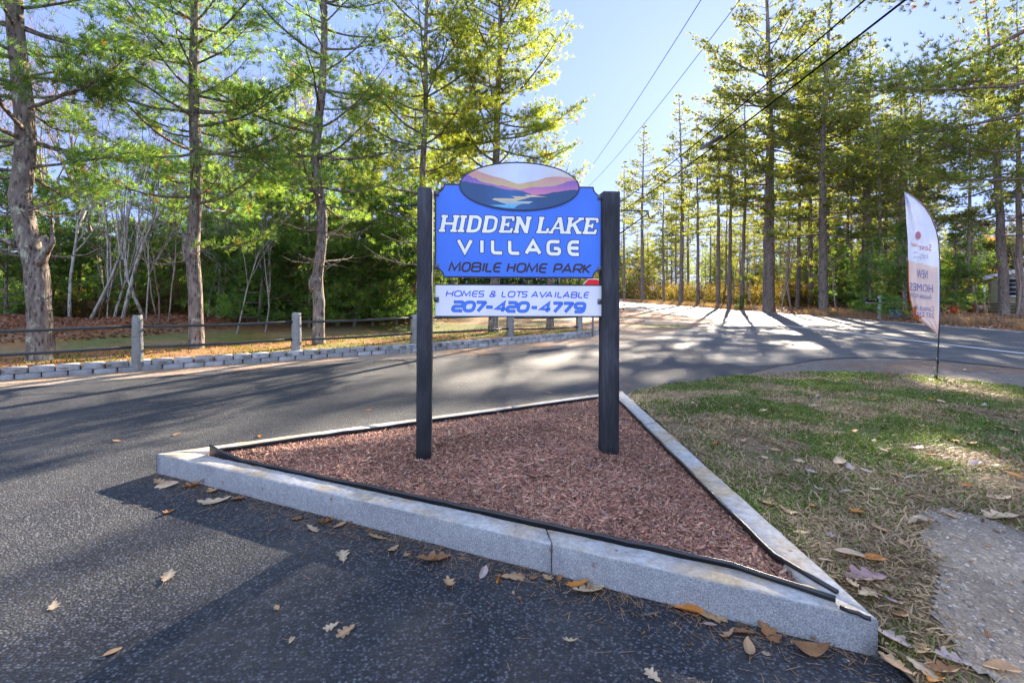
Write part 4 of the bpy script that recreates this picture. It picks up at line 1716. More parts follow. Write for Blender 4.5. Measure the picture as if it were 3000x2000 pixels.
# ------------------------------------------------------------------ woods on the left
GL = 'bare trees in the left-hand woods behind the lawn'
protos = [(bare_geo(201, 11, .10, .42, 5, (3, 4), tw=.0055), M_twig), (bare_geo(202, 9, .06, .5, 5, (2, 3), tw=.004), M_twig), (bare_geo(203, 12.5, .11, .38, 5, (3, 4), tw=.0055), M_twig), (bare_geo(204, 8, .055, .35, 4, (2, 3), lean=.35), M_birch), (bare_geo(205, 8.5, .06, .3, 4, (2, 3), lean=-.1), M_birch)]
proto_o = []
bare_spots = [
    # px, Y, proto, rz, scale, label
    (255, 16.2, 3, .3, 1.0, 'pale grey trunk leaning right in the woods, nearest the kinked leftmost pine'),
    (205, 16.8, 4, 1.3, .95, 'slim pale trunk just right of the kinked leftmost pine, at the woods edge'),
    (355, 15.6, 4, .2, 1.05, 'white birch trunk standing upright between the two left roadside pines'),
    (330, 17.0, 3, 1.0, .9, 'pale trunk leaning from the birch towards the reddish pine'),
    (430, 16.3, 3, 2.6, 1.0, 'pale trunk leaning left beside the white birch'),
    (300, 21.0, 2, .5, 1.0, 'bare hardwood with a wide twiggy crown behind the white birch'),
    (120, 20.0, 0, 1.9, 1.05, 'bare hardwood behind the kinked leftmost pine'),
    (-60, 18.0, 0, 4.0, 1.0, 'bare hardwood at the left edge of the woods'),
    (480, 23.0, 2, 3.1, 1.0, 'brown twiggy hardwood left of the reddish pine trunk, deep in the woods'),
    (620, 20.5, 1, 2.1, 1.0, 'slender bare sapling just right of the reddish pine trunk'),
    (690, 18.0, 1, .4, .75, 'thin grey-stemmed sapling leaning before the dark green thicket'),
    (760, 22.0, 0, 5.0, .95, 'bare hardwood behind the thicket between the reddish and the knobby pine'),
    (840, 19.0, 1, 3.4, .8, 'thin bare sapling close left of the knobby pine'),
    (1010, 23.0, 2, 1.1, .9, 'bare hardwood seen through the gap right of the knobby pine'),
    (1120, 25.0, 0, .2, .95, 'bare hardwood left of the sign, far back in the woods'),
    (1340, 32.0, 2, 2.2, .9, 'bare tree far behind the blue sign panel'),
]
for i, (px, Y, k, rz, s, lb) in enumerate(bare_spots):
    while len(proto_o) <= k:
        proto_o.append(None)
    if proto_o[k] is None:
        g, bk = protos[k]
        proto_o[k] = put(g, 'birch_tree' if bk is M_birch else 'bare_tree', gp(px, Y), lb, 'bare tree', bk, GL)
        proto_o[k].rotation_euler = (0, 0, rz)
        proto_o[k].scale = (s,) * 3
    else:
        dup(proto_o[k], gp(px, Y), rz, s, lb, GL)

rgs = random.Random(12)
for i in range(16):
    px, Y = rgs.uniform(90, 1190), rgs.uniform(14.6, 18.5)
    Y += max(0, (px - 600) / 600 * 3.0)
    dup(proto_o[rgs.choice((1, 4, 3))], gp(px, Y), rgs.uniform(0, 6), (.42, .42, rgs.uniform(.45, .75)), 'thin bare sapling stem standing in the shaded edge of the left woods', 'thin sapling stems at the edge of the left woods', (rgs.uniform(-.25, .25), rgs.uniform(-.3, .3)))

# low dense young pines at the woods' edge
GS = 'young pines at the edge of the left-hand woods'
yp = []
for k, (sdn, h, zc, Rr) in enumerate(((301, 4.2, .25, 1.6), (302, 5.6, .3, 1.9), (303, 3.0, .2, 1.25))):
    wood, fol, n_ = pine_geo(sdn, h, .05, zc, Rr, tl=(.15, 11, .015), whorl=.34, per=5, dens=2.6, shape='fir', dark=(.035, .11, .036), light=(.20, .29, .065), secn=4.5, bare_in=.12, trunk_k=7)
    NT += n_
    yp.append((wood, fol))
yp_o = [None] * 3
for px, Y, k, rz, s, lb in (
        (905, 17.6, 1, .3, 1.0, 'bright green young pine at the woods edge, directly behind the knobby pine'),
        (760, 17.0, 0, 1.2, 1.05, 'dense young pine left of the knobby pine, its top lit yellow'),
        (1040, 18.4, 1, 2.2, 1.05, 'dense dark young pine nearest the left sign post'),
        (1160, 19.6, 0, 3.3, 1.2, 'young pine half hidden by the left sign post'),
        (640, 17.4, 2, 4.0, 1.0, 'low young pine just right of the reddish pine trunk'),
        (830, 20.0, 1, 5.0, 1.1, 'taller young pine behind the yellow-topped one'),
        (965, 21.5, 1, 1.0, 1.25, 'tall young pine in the second row, right of the knobby pine'),
        (500, 19.5, 0, 2.9, 1.3, 'young pine in deep shade left of the reddish pine'),
        (150, 18.5, 0, .6, 1.15, 'young pine in shade behind the kinked leftmost pine'),
        (15, 16.5, 1, 1.6, .9, 'young pine cut by the left edge of the view'),
        (300, 23.5, 1, 2.0, 1.2, 'young pine deep behind the white birch'),
        (235, 19.5, 1, 4.6, 1.15, 'sunlit young pine between the kinked pine and the white birch'),
        (455, 21.0, 1, 5.6, 1.3, 'sunlit young pine just left of the reddish pine trunk'),
        (390, 18.6, 2, 3.6, 1.3, 'low young pine among the pale leaning trunks'),
        (600, 18.9, 1, 1.1, 1.0, 'young pine right behind the fence gap, second from the reddish pine'),
        (690, 18.2, 0, 5.1, 1.0, 'bushy young pine in the front of the thicket, nearest the leaning sapling'),
        (795, 18.6, 1, 2.9, .95, 'bushy young pine just left behind the knobby pine'),
        (985, 18.2, 0, 4.3, 1.05, 'bushy young pine right of the knobby pine, first row of the thicket'),
        (1090, 19.0, 1, 6.0, 1.0, 'bushy young pine in the first row, second from the left sign post'),
        (1200, 20.5, 1, 1.7, 1.05, 'young pine whose top shows beside the left plant hook'),
        (730, 20.8, 1, 3.1, 1.3, 'tall bright young pine behind the front of the thicket'),
        (880, 22.5, 1, 4.8, 1.4, 'tall bright young pine in the third row behind the knobby pine'),
        (1060, 22.5, 1, 2.4, 1.4, 'tall bright young pine in the third row, left of the sign'),
        (70, 21.0, 1, .9, 1.35, 'sunlit young pine left of the kinked pine'),
        (1290, 23, 1, 2.7, 1.1, 'young pine behind the sign, seen between post and panel')):
    if yp_o[k] is None:
        yp_o[k] = tree_obj('young_pine', gp(px, Y), lb, 'young pine', *yp[k], M_bark, M_needle, GS)
        yp_o[k].rotation_euler = (0, 0, rz)
        yp_o[k].scale = (s,) * 3
    else:
        dup(yp_o[k], gp(px, Y), rz, s, lb, GS)

# taller pines rising behind the left woods
tp = []
for k, (sdn, h, zc, Rr) in enumerate(((311, 11, 1.6, 2.6), (312, 13, 2.5, 2.8))):
    wood, fol, n_ = pine_geo(sdn, h, .12, zc, Rr, tl=(.20, 10, .021), whorl=.56, per=5, dens=2.4, dark=(.08, .15, .035), light=(.30, .34, .075), secn=4.6, trunk_k=8)
    NT += n_
    tp.append((wood, fol))
tp_o = [None] * 2
GT = 'mid-height pines behind the left-hand woods'
for px, Y, k, rz, s, lb in (
        (660, 24, 0, .3, 1.0, 'sunlit pine behind the woods, between the reddish and the knobby pine'),
        (860, 27, 1, 2.4, 1.0, 'tall sunlit pine far behind the knobby pine'),
        (1080, 27, 0, 3.5, 1.1, 'sunlit pine far back, left of the sign'),
        (1330, 30, 1, 4.4, 1.0, 'sunlit pine far back, directly behind the sign panel'),
        (1215, 24, 0, .9, .95, 'sunlit pine right behind the left sign post')):
    if tp_o[k] is None:
        tp_o[k] = tree_obj('pine_tree', gp(px, Y), lb, 'pine tree', *tp[k], M_bark, M_needle, GT)
        tp_o[k].rotation_euler = (0, 0, rz)
        tp_o[k].scale = (s,) * 3
    else:
        dup(tp_o[k], gp(px, Y), rz, s, lb, GT)


def brush(name, spots, n, size, seed, dark, light, mat, zr, tl):
    """far-off wood and undergrowth that reads as one mass"""
    rg = np.random.default_rng(seed)
    g = Geo()
    Pn = []
    for (x0, y0, x1, y1, w, z0, z1, frac) in spots:
        m = int(n * frac)
        t = rg.uniform(0, 1, m)
        q = np.stack([x0 + (x1 - x0) * t + rg.normal(0, w, m), y0 + (y1 - y0) * t + rg.normal(0, w, m)], -1)
        gz = HZ(q[:, 0], q[:, 1])
        clump = vnoise(q[:, 0] + q[:, 1] * .6, q[:, 1], 1.4, seed)
        z = gz + z0 + (z1 - z0) * rg.beta(1.1, 1.6, m) * (.45 + .9 * clump)
        Pn.append(np.stack([q[:, 0], q[:, 1], z], -1))
    Pn = np.concatenate(Pn)
    D = rg.normal(0, 1, Pn.shape)
    D[:, 2] = np.abs(D[:, 2]) * .7
    D /= np.linalg.norm(D, axis=1, keepdims=True)
    cl = vnoise(Pn[:, 0] * 1.3, Pn[:, 2] * 2 + Pn[:, 1], 1.1, seed + 1)
    cols = needle_cols(len(Pn), rg, dark, light, .12) * (.5 + cl)[:, None]
    tufts(g, Pn, D, tl[0], tl[1], tl[2], rg, cols, 1.0)
    return tag(g.build(name, mat), kind='stuff')


# dark depths of the left woods, then brush across the road
def off(px, Y):
    return ((px - CX) / FPX * Y, Y)


a, b_, c_ = off(-250, 27), off(700, 30), off(1650, 40)
brush('woods', [(*a, *b_, 1.5, 0, 4.2, .5), (*b_, *c_, 1.8, 0, 4.2, .5)], 26000, 1, 401, (.010, .028, .010), (.05, .085, .022), M_needle, None, (.32, 8, .045))
a, b_, c_ = off(-200, 19.5), off(560, 19.0), off(1180, 21.5)
brush('undergrowth', [(*a, *b_, .9, 0, 1.2, .5), (*b_, *c_, .9, 0, 1.2, .5)], 8000, 1, 402, (.05, .035, .02), (.14, .10, .05), M_needle, None, (.2, 7, .022))
brush('brush', [(28, 130, 29, 90, 1.5, 0, 3.6, .2), (27.5, 95, 28.5, 44, 2.0, 0, 2.6, .4), (27, 48, 28.5, 36.5, 1.2, 0, 2.0, .28), (32, 70, 48, 36, 2.5, 0, 3.5, .12)], 30000, 1, 403, (.045, .05, .018), (.17, .13, .045), M_needle, None, (.34, 7, .035))
brush('woods', [(24, 200, 34, 125, 4, 0, 9, .35), (48, 105, 50, 52, 4, 0, 8, .4), (48, 52, 60, 30, 3, 0, 7.5, .25)], 30000, 1, 404, (.03, .05, .016), (.12, .13, .04), M_needle, None, (.65, 8, .085))

# ------------------------------------------------------------------ tall pines across the road
TALL = []
for k, (sdn, h, r0, zc, Rr, per, bias) in enumerate(((501, 29, .46, 8.5, 6.2, 4, None), (502, 27, .30, 11, 3.9, 3, None), (503, 25, .24, 12, 3.3, 3, None), (504, 21, .20, 8, 2.8, 3, None), (505, 26, .33, 5.5, 5.0, 4, None))):
    wood, fol, n_ = pine_geo(sdn, h, r0, zc, Rr, [(0, 0, 0), (h * .5, (.3, -.2, .2, -.3, .1)[k], 0), (h, (-.6, .3, .1, -.2, -.5)[k], .2)], tl=(.25, 10, .034), whorl=.8, per=per + 1, dens=1.35, up=.12, e0=(-.06, .5), secn=4.0,
                             shape='tall', dark=(.055, .105, .034), light=(.29, .29, .075), dead_from=max(3, zc - 6), bare_in=.3, trunk_k=11)
    NT += n_
    TALL.append((wood, fol))
wood, fol, n_ = pine_geo(517, 24, .36, 13, 4.2, None, tl=(.19, 11, .022), whorl=.9, per=4, dens=1.5, up=.10, e0=(-.06, .5), secn=3.6, shape='tall', dark=(.055, .11, .034), light=(.28, .30, .075), dead_from=9, bare_in=.25,
                         limbs=[(15.5, 3.0, (8.5, -.22)), (14.2, 3.5, (9.5, -.34)), (13.0, 2.75, (9.0, -.30)), (11.6, 3.2, (8.5, -.30)), (10.4, 3.45, (8.0, -.22)), (9.2, 2.9, (7.0, -.18)), (7.6, 3.3, (6.5, -.12)), (16.5, 2.6, (7.0, -.1)), (6.2, 3.0, (5.5, -.05))])
tree_obj('tall_pine', (22.4, 20.5, hz(22.4, 20.5) - .05), 'pine at the right border whose long drooping limbs sweep into the view', 'pine tree', wood, fol, M_barkfar, M_needle, 'tall pines across the main road')
t_o = [None] * 5
GR = 'tall pines across the main road'
for px, X, k, rz, s, lb in (
        (2252, 20.6, 0, .9, 1.0, 'massive old pine with the thickest trunk across the road, just right of the sun'),
        (1995, 21.3, 1, 2.1, 1.0, 'tall pine with a wide trunk behind the roadside, right of the yellow diamond sign'),
        (1883, 21.2, 1, .4, 1.08, 'tall pine just left of the yellow diamond sign'),
        (1830, 21.0, 2, 3.0, 1.05, 'far pine seen against the edge of the right sign post'),
        (1945, 22.5, 3, 5.1, 1.0, 'slim pine right beside the yellow diamond sign'),
        (2045, 22.5, 3, 1.0, 1.05, 'slim pine between the wide-trunked pine and the low sun'),
        (2105, 21.8, 2, 4.1, .92, 'straight brown-trunked pine left of the sun, first of a close pair'),
        (2136, 21.5, 2, .2, .86, 'straight brown-trunked pine nearest left of the ivy-wrapped trunk'),
        (2172, 21.2, 3, 2.8, .98, 'pine with a dark ivy-wrapped lower trunk beneath the sun'),
        (2338, 24, 3, 3.9, .9, 'thin pine close right of the massive old pine'),
        (2376, 25.5, 2, 1.7, .85, 'dark narrow pine set back between two larger trunks'),
        (2412, 22.2, 4, 2.6, .94, 'tall full-crowned pine left of the mailbox, boughs reaching right'),
        (2580, 24.0, 3, .7, .62, 'short thin-topped pine behind the mailbox'),
        (2945, 27.0, 4, 4.4, .74, 'stout leaning pine in front of the yellow house'),
        (2988, 27.5, 2, 1.4, .7, 'pine trunk close beside the yellow house window'),
        (2700, 30.0, 2, 2.2, .68, 'pine behind the feather flag, deep in the woods'),
        (2830, 33.0, 3, 2.9, .75, 'pine left of the yellow house, behind its porch'),
        (1655, 8.0, 2, 1.2, .75, 'far pine left of the main road, hidden low by the sign'),
        (2480, 29.0, 2, .1, .72, 'pine standing back between the full-crowned pine and the mailbox')):
    Y = X * FPX / (px - CX)
    loc = (X, Y, hz(X, Y) - .05)
    tl_ = (0, R(-6)) if px == 2945 else (0, 0)
    if t_o[k] is None:
        t_o[k] = tree_obj('tall_pine', loc, lb, 'pine tree', *TALL[k], M_barkfar, M_needle, GR)
        t_o[k].rotation_euler = (*tl_, rz)
        t_o[k].scale = (s,) * 3
    else:
        dup(t_o[k], loc, rz, s, lb, GR, tl_)
# further pines of the wood, too alike to tell apart
rgf = random.Random(77)
for i in range(34):
    px = rgf.uniform(1835, 2720)
    X = rgf.uniform(27, 46)
    Y = X * FPX / (px - CX)
    k = rgf.choice((1, 2, 2, 3, 3))
    dup(t_o[k], (X, Y, hz(X, Y) - .05), rgf.uniform(0, 6), rgf.uniform(.62, .9), 'narrow pine standing back in the woods across the main road', 'pines further back in the woods across the road')
for i in range(30):
    X, Y = rgf.uniform(23, 64), rgf.uniform(105, 250)
    dup(t_o[rgf.choice((1, 2, 4, 4))], (X, Y, hz(X, Y) - .05), rgf.uniform(0, 6), rgf.uniform(.6, .85), 'hazy distant pine far down the main road, one of many', 'distant pines far down the main road')
for i in range(26):
    px = rgf.uniform(1850, 2740)
    X = rgf.uniform(31, 48)
    Y = X * FPX / (px - CX)
    dup(tp_o[rgf.choice((0, 1))], (X, Y, hz(X, Y) - .05), rgf.uniform(0, 6), rgf.uniform(.6, .95), 'mid-height bushy pine filling the woods across the main road', 'mid-height pines in the woods across the road')
# bare hardwoods over there
GB = 'bare saplings across the main road'
for px, X, k, rz, s, lb in (
        (1930, 21.5, 1, .3, .8, 'bare sapling right behind the yellow diamond sign'),
        (2062, 20.9, 1, 1.3, .85, 'crooked bare sapling in front of the brown pine pair'),
        (2215, 20.9, 3, 2.3, .9, 'pale leaning stem just left of the massive old pine'),
        (2290, 20.8, 3, .3, .8, 'pale thin stem close against the right of the massive old pine'),
        (2320, 22, 0, 4.3, .9, 'bare hardwood between the massive old pine and the full-crowned pine'),
        (2450, 23, 1, 5.3, .95, 'bare sapling right of the full-crowned pine trunk'),
        (2640, 26, 0, 2.0, .9, 'bare hardwood with a fine twiggy top behind the mailbox'),
        (2870, 29, 4, .8, .95, 'white-barked birch left of the stout leaning pine'),
        (2890, 38, 3, 2.0, 1.0, 'second pale birch, behind the porch of the yellow house'),
        (2975, 24.6, 0, 1.1, .55, 'tangle of bare grey limbs hanging over the house window'),
        (1860, 24, 1, 3.3, .9, 'bare sapling left of the yellow diamond sign'),
        (2150, 24, 1, 4.9, 1.0, 'bare sapling behind the ivy-wrapped trunk')):
    Y = X * FPX / (px - CX)
    dup(proto_o[k], (X, Y, hz(X, Y) - .05), rz, s, lb, GB)
# young pines by the mailbox
for px, X, k, rz, s, lb in ((2652, 21.3, 1, .5, 1.05, 'bushy dark green young pine behind the mailbox'), (2545, 22.2, 0, 1.5, 1.15, 'bushy young pine just left of the mailbox'), (2800, 27.5, 1, 2.5, 1.0, 'bushy young pine right of the feather flag'), (2850, 37, 1, 3.9, 1.4, 'dark young pine behind the porch railing'), (2170, 20.7, 2, .3, .5, 'small dark evergreen at the foot of the ivy-wrapped trunk'), (2450, 25.0, 1, 5.5, 1.25, 'young pine left of the mailbox in shade')):
    Y = X * FPX / (px - CX)
    dup(yp_o[k], (X, Y, hz(X, Y) - .05), rz, s, lb, 'young pines across the main road')

# ------------------------------------------------------------------ leaf litter
def leaf_cards(name, poly, n, zf, seed, size=(.05, .10), pal=None, mask=None):
    rg = np.random.default_rng(seed)
    xs = [p[0] for p in poly]
    ys = [p[1] for p in poly]
    x = rg.uniform(min(xs), max(xs), n)
    y = rg.uniform(min(ys), max(ys), n)
    k = inside(x, y, poly)
    if mask is not None:
        k &= rg.uniform(0, 1, n) < mask(x, y)
    x, y = x[k], y[k]
    n = len(x)
    L = rg.uniform(*size, n)
    az = rg.uniform(0, 6.28, n)
    nrm = rg.normal(0, .5, (n, 3))
    nrm[:, 2] = 1
    nrm /= np.linalg.norm(nrm, axis=1, keepdims=True)
    u = np.stack([np.cos(az), np.sin(az), np.zeros(n)], -1)
    u -= nrm * (u * nrm).sum(1, keepdims=True)
    u /= np.linalg.norm(u, axis=1, keepdims=True)
    v = np.cross(nrm, u)
    c = np.stack([x, y, zf(x, y) + L * .18], -1)
    q = np.array([(-1, 0, 0), (-.35, -.42, .1), (.1, -.3, 0), (.35, -.5, .12), (1, 0, .1), (.35, .5, .12), (.1, .3, 0), (-.35, .42, .1)])
    V = c[:, None] + (L * .5)[:, None, None] * (q[None, :, 0:1] * u[:, None] + q[None, :, 1:2] * v[:, None] + q[None, :, 2:3] * nrm[:, None] * 2)
    pal = np.array(pal or [(.22, .10, .05), (.32, .18, .10), (.40, .26, .17), (.15, .065, .035), (.36, .15, .05)])
    cc = pal[rg.integers(0, len(pal), n)] * rg.uniform(.6, 1.25, (n, 1))
    g = Geo()
    b = np.arange(n)[:, None] * 8
    g.add(V.reshape(-1, 3), b + np.array((0, 1, 2, 7)), np.repeat(cc, 8, 0))
    for f in ((7, 2, 6, 7), (2, 3, 5, 6)):
        if len(set(f)) == 4:
            g.F4.append(b + np.array(f))
        else:
            g.F3.append(b + np.array((7, 2, 6)))
    g.F3.append(b + np.array((3, 4, 5)))
    return tag(g.build(name, M_leaf), kind='stuff')


# the leafy bank before the left woods
e0_, e1_ = WA - WD * 8, WA + WD * 9
bank = [tuple(e0_ + WN * 3.3), tuple(WA + WD * 2 + WN * 3.2), tuple(WA + WD * 5.5 + WN * 4.2), tuple(e1_ + WN * 6), tuple(e1_ + WN * 12), tuple(e0_ + WN * 12)]
leaf_cards('leaf_litter', bank, 26000, HZ, 601, (.07, .14), [(.20, .085, .05), (.30, .15, .09), (.34, .20, .14), (.13, .055, .035), (.27, .10, .05)])
leaf_cards('leaf_litter', [(20.15, 4), (29, 4), (29, 30), (27, 60), (23, 75), (20.1, 75)], 26000, HZ, 602, (.08, .17), [(.26, .14, .08), (.38, .24, .15), (.42, .22, .09), (.18, .09, .05), (.40, .30, .22)])
leaf_cards('leaf_litter', [(3.5, 19), (10.8, 24), (10.8, 44), (2, 50), (-1, 21.5)], 2600, HZ, 603, (.06, .12), [(.33, .16, .08), (.27, .13, .07), (.4, .25, .15)], lambda x, y: sstep(.4, .65, vnoise(x, y, 1.8, 3)))
# leaves gathered along the foot of the wall
fl_ = [tuple(p) for p in front_line[1:]]
foot = [(x - .05, y - .12) for x, y in fl_] + [(x + .12, y - .30) for x, y in fl_][::-1]
leaf_cards('leaf_litter', foot, 2600, lambda x, y: np.full(np.shape(x), -.03), 604, (.04, .09), [(.33, .17, .09), (.24, .11, .06), (.42, .28, .18)], lambda x, y: sstep(.5, .75, vnoise(x, y, .8, 31)))
# dry weeds on the far verge
rg_ = np.random.default_rng(9)
gw = Geo()
nw = 9000
wx_ = 20.35 + rg_.gamma(1.6, .7, nw)
wy_ = rg_.uniform(15, 95, nw)
kk = rg_.uniform(0, 1, nw) < sstep(.35, .7, vnoise(wx_, wy_, 1.7, 41))
wx_, wy_ = wx_[kk], wy_[kk]
D_ = rg_.normal(0, .35, (len(wx_), 3))
D_[:, 2] = 1
D_ /= np.linalg.norm(D_, axis=1, keepdims=True)
tufts(gw, np.stack([wx_, wy_, HZ(wx_, wy_)], -1), D_, .42, 5, .012, rg_, np.array((.34, .22, .14)) * rg_.uniform(.6, 1.2, (len(wx_), 1)), .3)
tag(gw.build('dry_weeds', M_grass), kind='stuff')

def crumbs(name, poly, n, zf, seed):
    return leaf_cards(name, poly, n, zf, seed, (.012, .038), [(.34, .20, .11), (.24, .12, .06), (.44, .32, .22), (.16, .09, .05)])


kf_ = [tuple(KAx.lerp(KBx, t)) for t in (.02, .3, .6, 1.0)]
nd_ = Vector(((KBx - KAx).y, -(KBx - KAx).x)).normalized()
crumbs('leaf_fragments', kf_ + [tuple(Vector(p) + nd_ * w) for p, w in zip(kf_[::-1], (.34, .26, .16, .10))], 420, lambda x, y: np.full(np.shape(x), .001), 71)
crumbs('leaf_fragments', LAWN, 1500, lambda x, y: LZ(x, y) + .012, 72)
crumbs('leaf_fragments', TRI, 160, lambda x, y: MZ(x, y) + .012, 73)
rgp = np.random.default_rng(23)
gp_ = Geo()
npb = 5200
xa_ = np.concatenate([rgp.uniform(1.55, 3.6, 3000), rgp.uniform(4.5, 12, 2200)])
ya_ = np.concatenate([rgp.uniform(.9, 3.2, 3000), rgp.uniform(5, 12, 2200)])
k_ = inside(xa_, ya_, PATCH) | ((np.arange(npb) >= 3000) & ~inside(xa_, ya_, LAWN) & (ya_ < 10.5))
xa_, ya_ = xa_[k_], ya_[k_]
npb = len(xa_)
r_ = rgp.gamma(2.0, .0016, npb)[:, None, None] + .0015
oc = np.array([(1, 0, 0), (0, 1, 0), (-1, 0, 0), (0, -1, 0), (0, 0, .7), (0, 0, -.7)], float)
V = np.stack([xa_, ya_, np.where(inside(xa_, ya_, PATCH), LZ(xa_, ya_) + .013, .0)], -1)[:, None] + oc[None] * r_ * rgp.uniform(.7, 1.5, (npb, 6, 1))
F = (np.arange(npb)[:, None, None] * 6 + np.array([(0, 1, 4), (1, 2, 4), (2, 3, 4), (3, 0, 4)])[None]).reshape(-1, 3)
gp_.add(V.reshape(-1, 3), F, np.repeat(np.array((.33, .29, .25)) * rgp.uniform(.4, 1.5, (npb, 1)), 6, 0))
tag(gp_.build('pebbles', M_ms, smooth=True), kind='stuff')

# grit, needles and bark crumbs on the near pavement
rg_ = np.random.default_rng(19)
gg = Geo()
n_ = 1500
t_ = rg_.uniform(0, 1, n_)
ed = np.array(KAx)[None] * (1 - t_)[:, None] + np.array(KBx)[None] * t_[:, None]
nn_ = np.array(((KBx - KAx).y, -(KBx - KAx).x))
nn_ = nn_ / np.linalg.norm(nn_)
ed = ed + nn_ * (rg_.gamma(1.2, .10, n_))[:, None]
az_ = rg_.uniform(0, 6.28, n_)
L_ = rg_.uniform(.006, .035, n_)
u_ = np.stack([np.cos(az_), np.sin(az_)], -1)
v_ = np.stack([-u_[:, 1], u_[:, 0]], -1) * .0012
c3 = lambda xy, z: np.concatenate([xy, np.full((len(xy), 1), z)], 1)
V = np.stack([c3(ed - u_ * L_[:, None] - v_, .004), c3(ed - u_ * L_[:, None] + v_, .004), c3(ed + u_ * L_[:, None] + v_, .008), c3(ed + u_ * L_[:, None] - v_, .008)], 1).reshape(-1, 3)
gg.add(V, np.arange(n_)[:, None] * 4 + np.array((0, 3, 2, 1)), np.repeat(np.array((.36, .22, .12)) * rg_.uniform(.4, 1.2, (n_, 1)), 4, 0))
tag(gg.build('needle_litter', M_leaf), kind='stuff')

# ------------------------------------------------------------------ single fallen leaves
PALE, TAN, BROWN, ORANGE, GREY = (.50, .38, .25), (.42, .27, .15), (.27, .14, .065), (.50, .21, .05), (.42, .34, .31)
CN = {PALE: 'pale', TAN: 'tan', BROWN: 'brown', ORANGE: 'orange', GREY: 'greyish'}


def leaf_mesh(g, L, kind, curl, rg):
    """a leaf of length L lying along x: oak with lobes, or a plain oval"""
    n = 22
    mid, le, ri = [], [], []
    ph = rg.uniform(-.2, .2)
    for i in range(n + 1):
        t = i / n
        x = (t - .5) * L
        env = math.sin(math.pi * min(1, t * .96 + .03)) ** .75 * (.55 + .55 * t if t < .65 else .91 - (t - .65) * .9)
        if kind == 'oak':
            lobe = .42 + .58 * abs(math.sin(math.pi * (t * 3.6 + ph))) ** 1.1
            lobe2 = .42 + .58 * abs(math.sin(math.pi * (t * 3.6 + ph + .12))) ** 1.1
            sp = 1 + .05 * ((i % 2) * 2 - 1)
            w1, w2 = L * .40 * env * lobe * sp, L * .40 * env * lobe2 * sp
        else:
            w1 = w2 = L * .24 * math.sin(math.pi * t) ** .8
        if i == 0 or i == n:
            w1 = w2 = L * .006
        zx = curl[0] * L * (2 * t - 1) ** 2
        mid.append((x, 0, zx))
        for out, w_, cu, sg in ((le, w1, curl[1], 1), (ri, w2, curl[2], -1)):
            wm = L * (.40 if kind == 'oak' else .24)
            kap = cu * 1.35 / wm + 1e-4
            for f in (.5, 1):
                a_ = kap * w_ * f
                sk = w_ * f * .35 if kind == 'oak' else 0
                out.append((x + sk, sg * math.sin(a_) / kap, zx + (1 - math.cos(a_)) / kap + rg.uniform(-.006, .006) * L * f))
    return mid, le, ri


LEAVES = []


def leaf(px, py, size, colr, kind, label, z=None, curl=None, yawd=None, group=None):
    rg = random.Random(px * 7 + py)
    if z is None:
        z = 0.0
        for _ in range(3):
            p = G(px, py, z)
            if tri_dist(p.x, p.y) > 0:
                z = float(MZ(p.x, p.y)) + .012
            elif inside(np.array([p.x]), np.array([p.y]), LAWN)[0]:
                z = float(LZ(p.x, p.y)) + .02
            else:
                z = .004
    p = G(px, py, z)
    L = size * p.y / FPX
    L = min(.2, max(.045, L))
    cu = curl or (rg.uniform(-.05, .14), rg.uniform(-.3, .9), rg.uniform(-.3, .9))
    mid, le, ri = leaf_mesh(None, L, kind, cu, rg)
    n = len(mid)
    zmin = min(q[2] for q in mid + le + ri)
    rows = [le[2 * i + 1] for i in range(n)], [le[2 * i] for i in range(n)], mid, [ri[2 * i] for i in range(n)], [ri[2 * i + 1] for i in range(n)]
    V = [(x, y, zz - zmin + .002) for r_ in rows for x, y, zz in r_]
    F = []
    for q_ in range(4):
        for i in range(n - 1):
            F.append((q_ * n + i, (q_ + 1) * n + i, (q_ + 1) * n + i + 1, q_ * n + i + 1))
    g = Geo()
    tone = rg.uniform(.85, 1.12)
    cols = [[c * tone * rg.uniform(.85, 1.1) for c in colr] for _ in V]
    for i in range(n):
        cols[2 * n + i] = [min(1, c * 1.25) for c in colr]
    g.add(V, F, np.array(cols))
    g.tube([(-L * .5, 0, -zmin + mid[0][2] + .003), (-L * .62, L * .02, .004), (-L * .72, L * .05, .006)], .0011, 4, [c * .8 for c in colr])
    o = g.build('oak_leaf' if kind == 'oak' else 'oval_leaf', M_leaf, smooth=True)
    o.location = p
    o.rotation_euler = (rg.uniform(-.18, .18), rg.uniform(-.18, .18), R(yawd) if yawd is not None else rg.uniform(0, 6.28))
    tag(o, label, 'leaf', group)
    return o


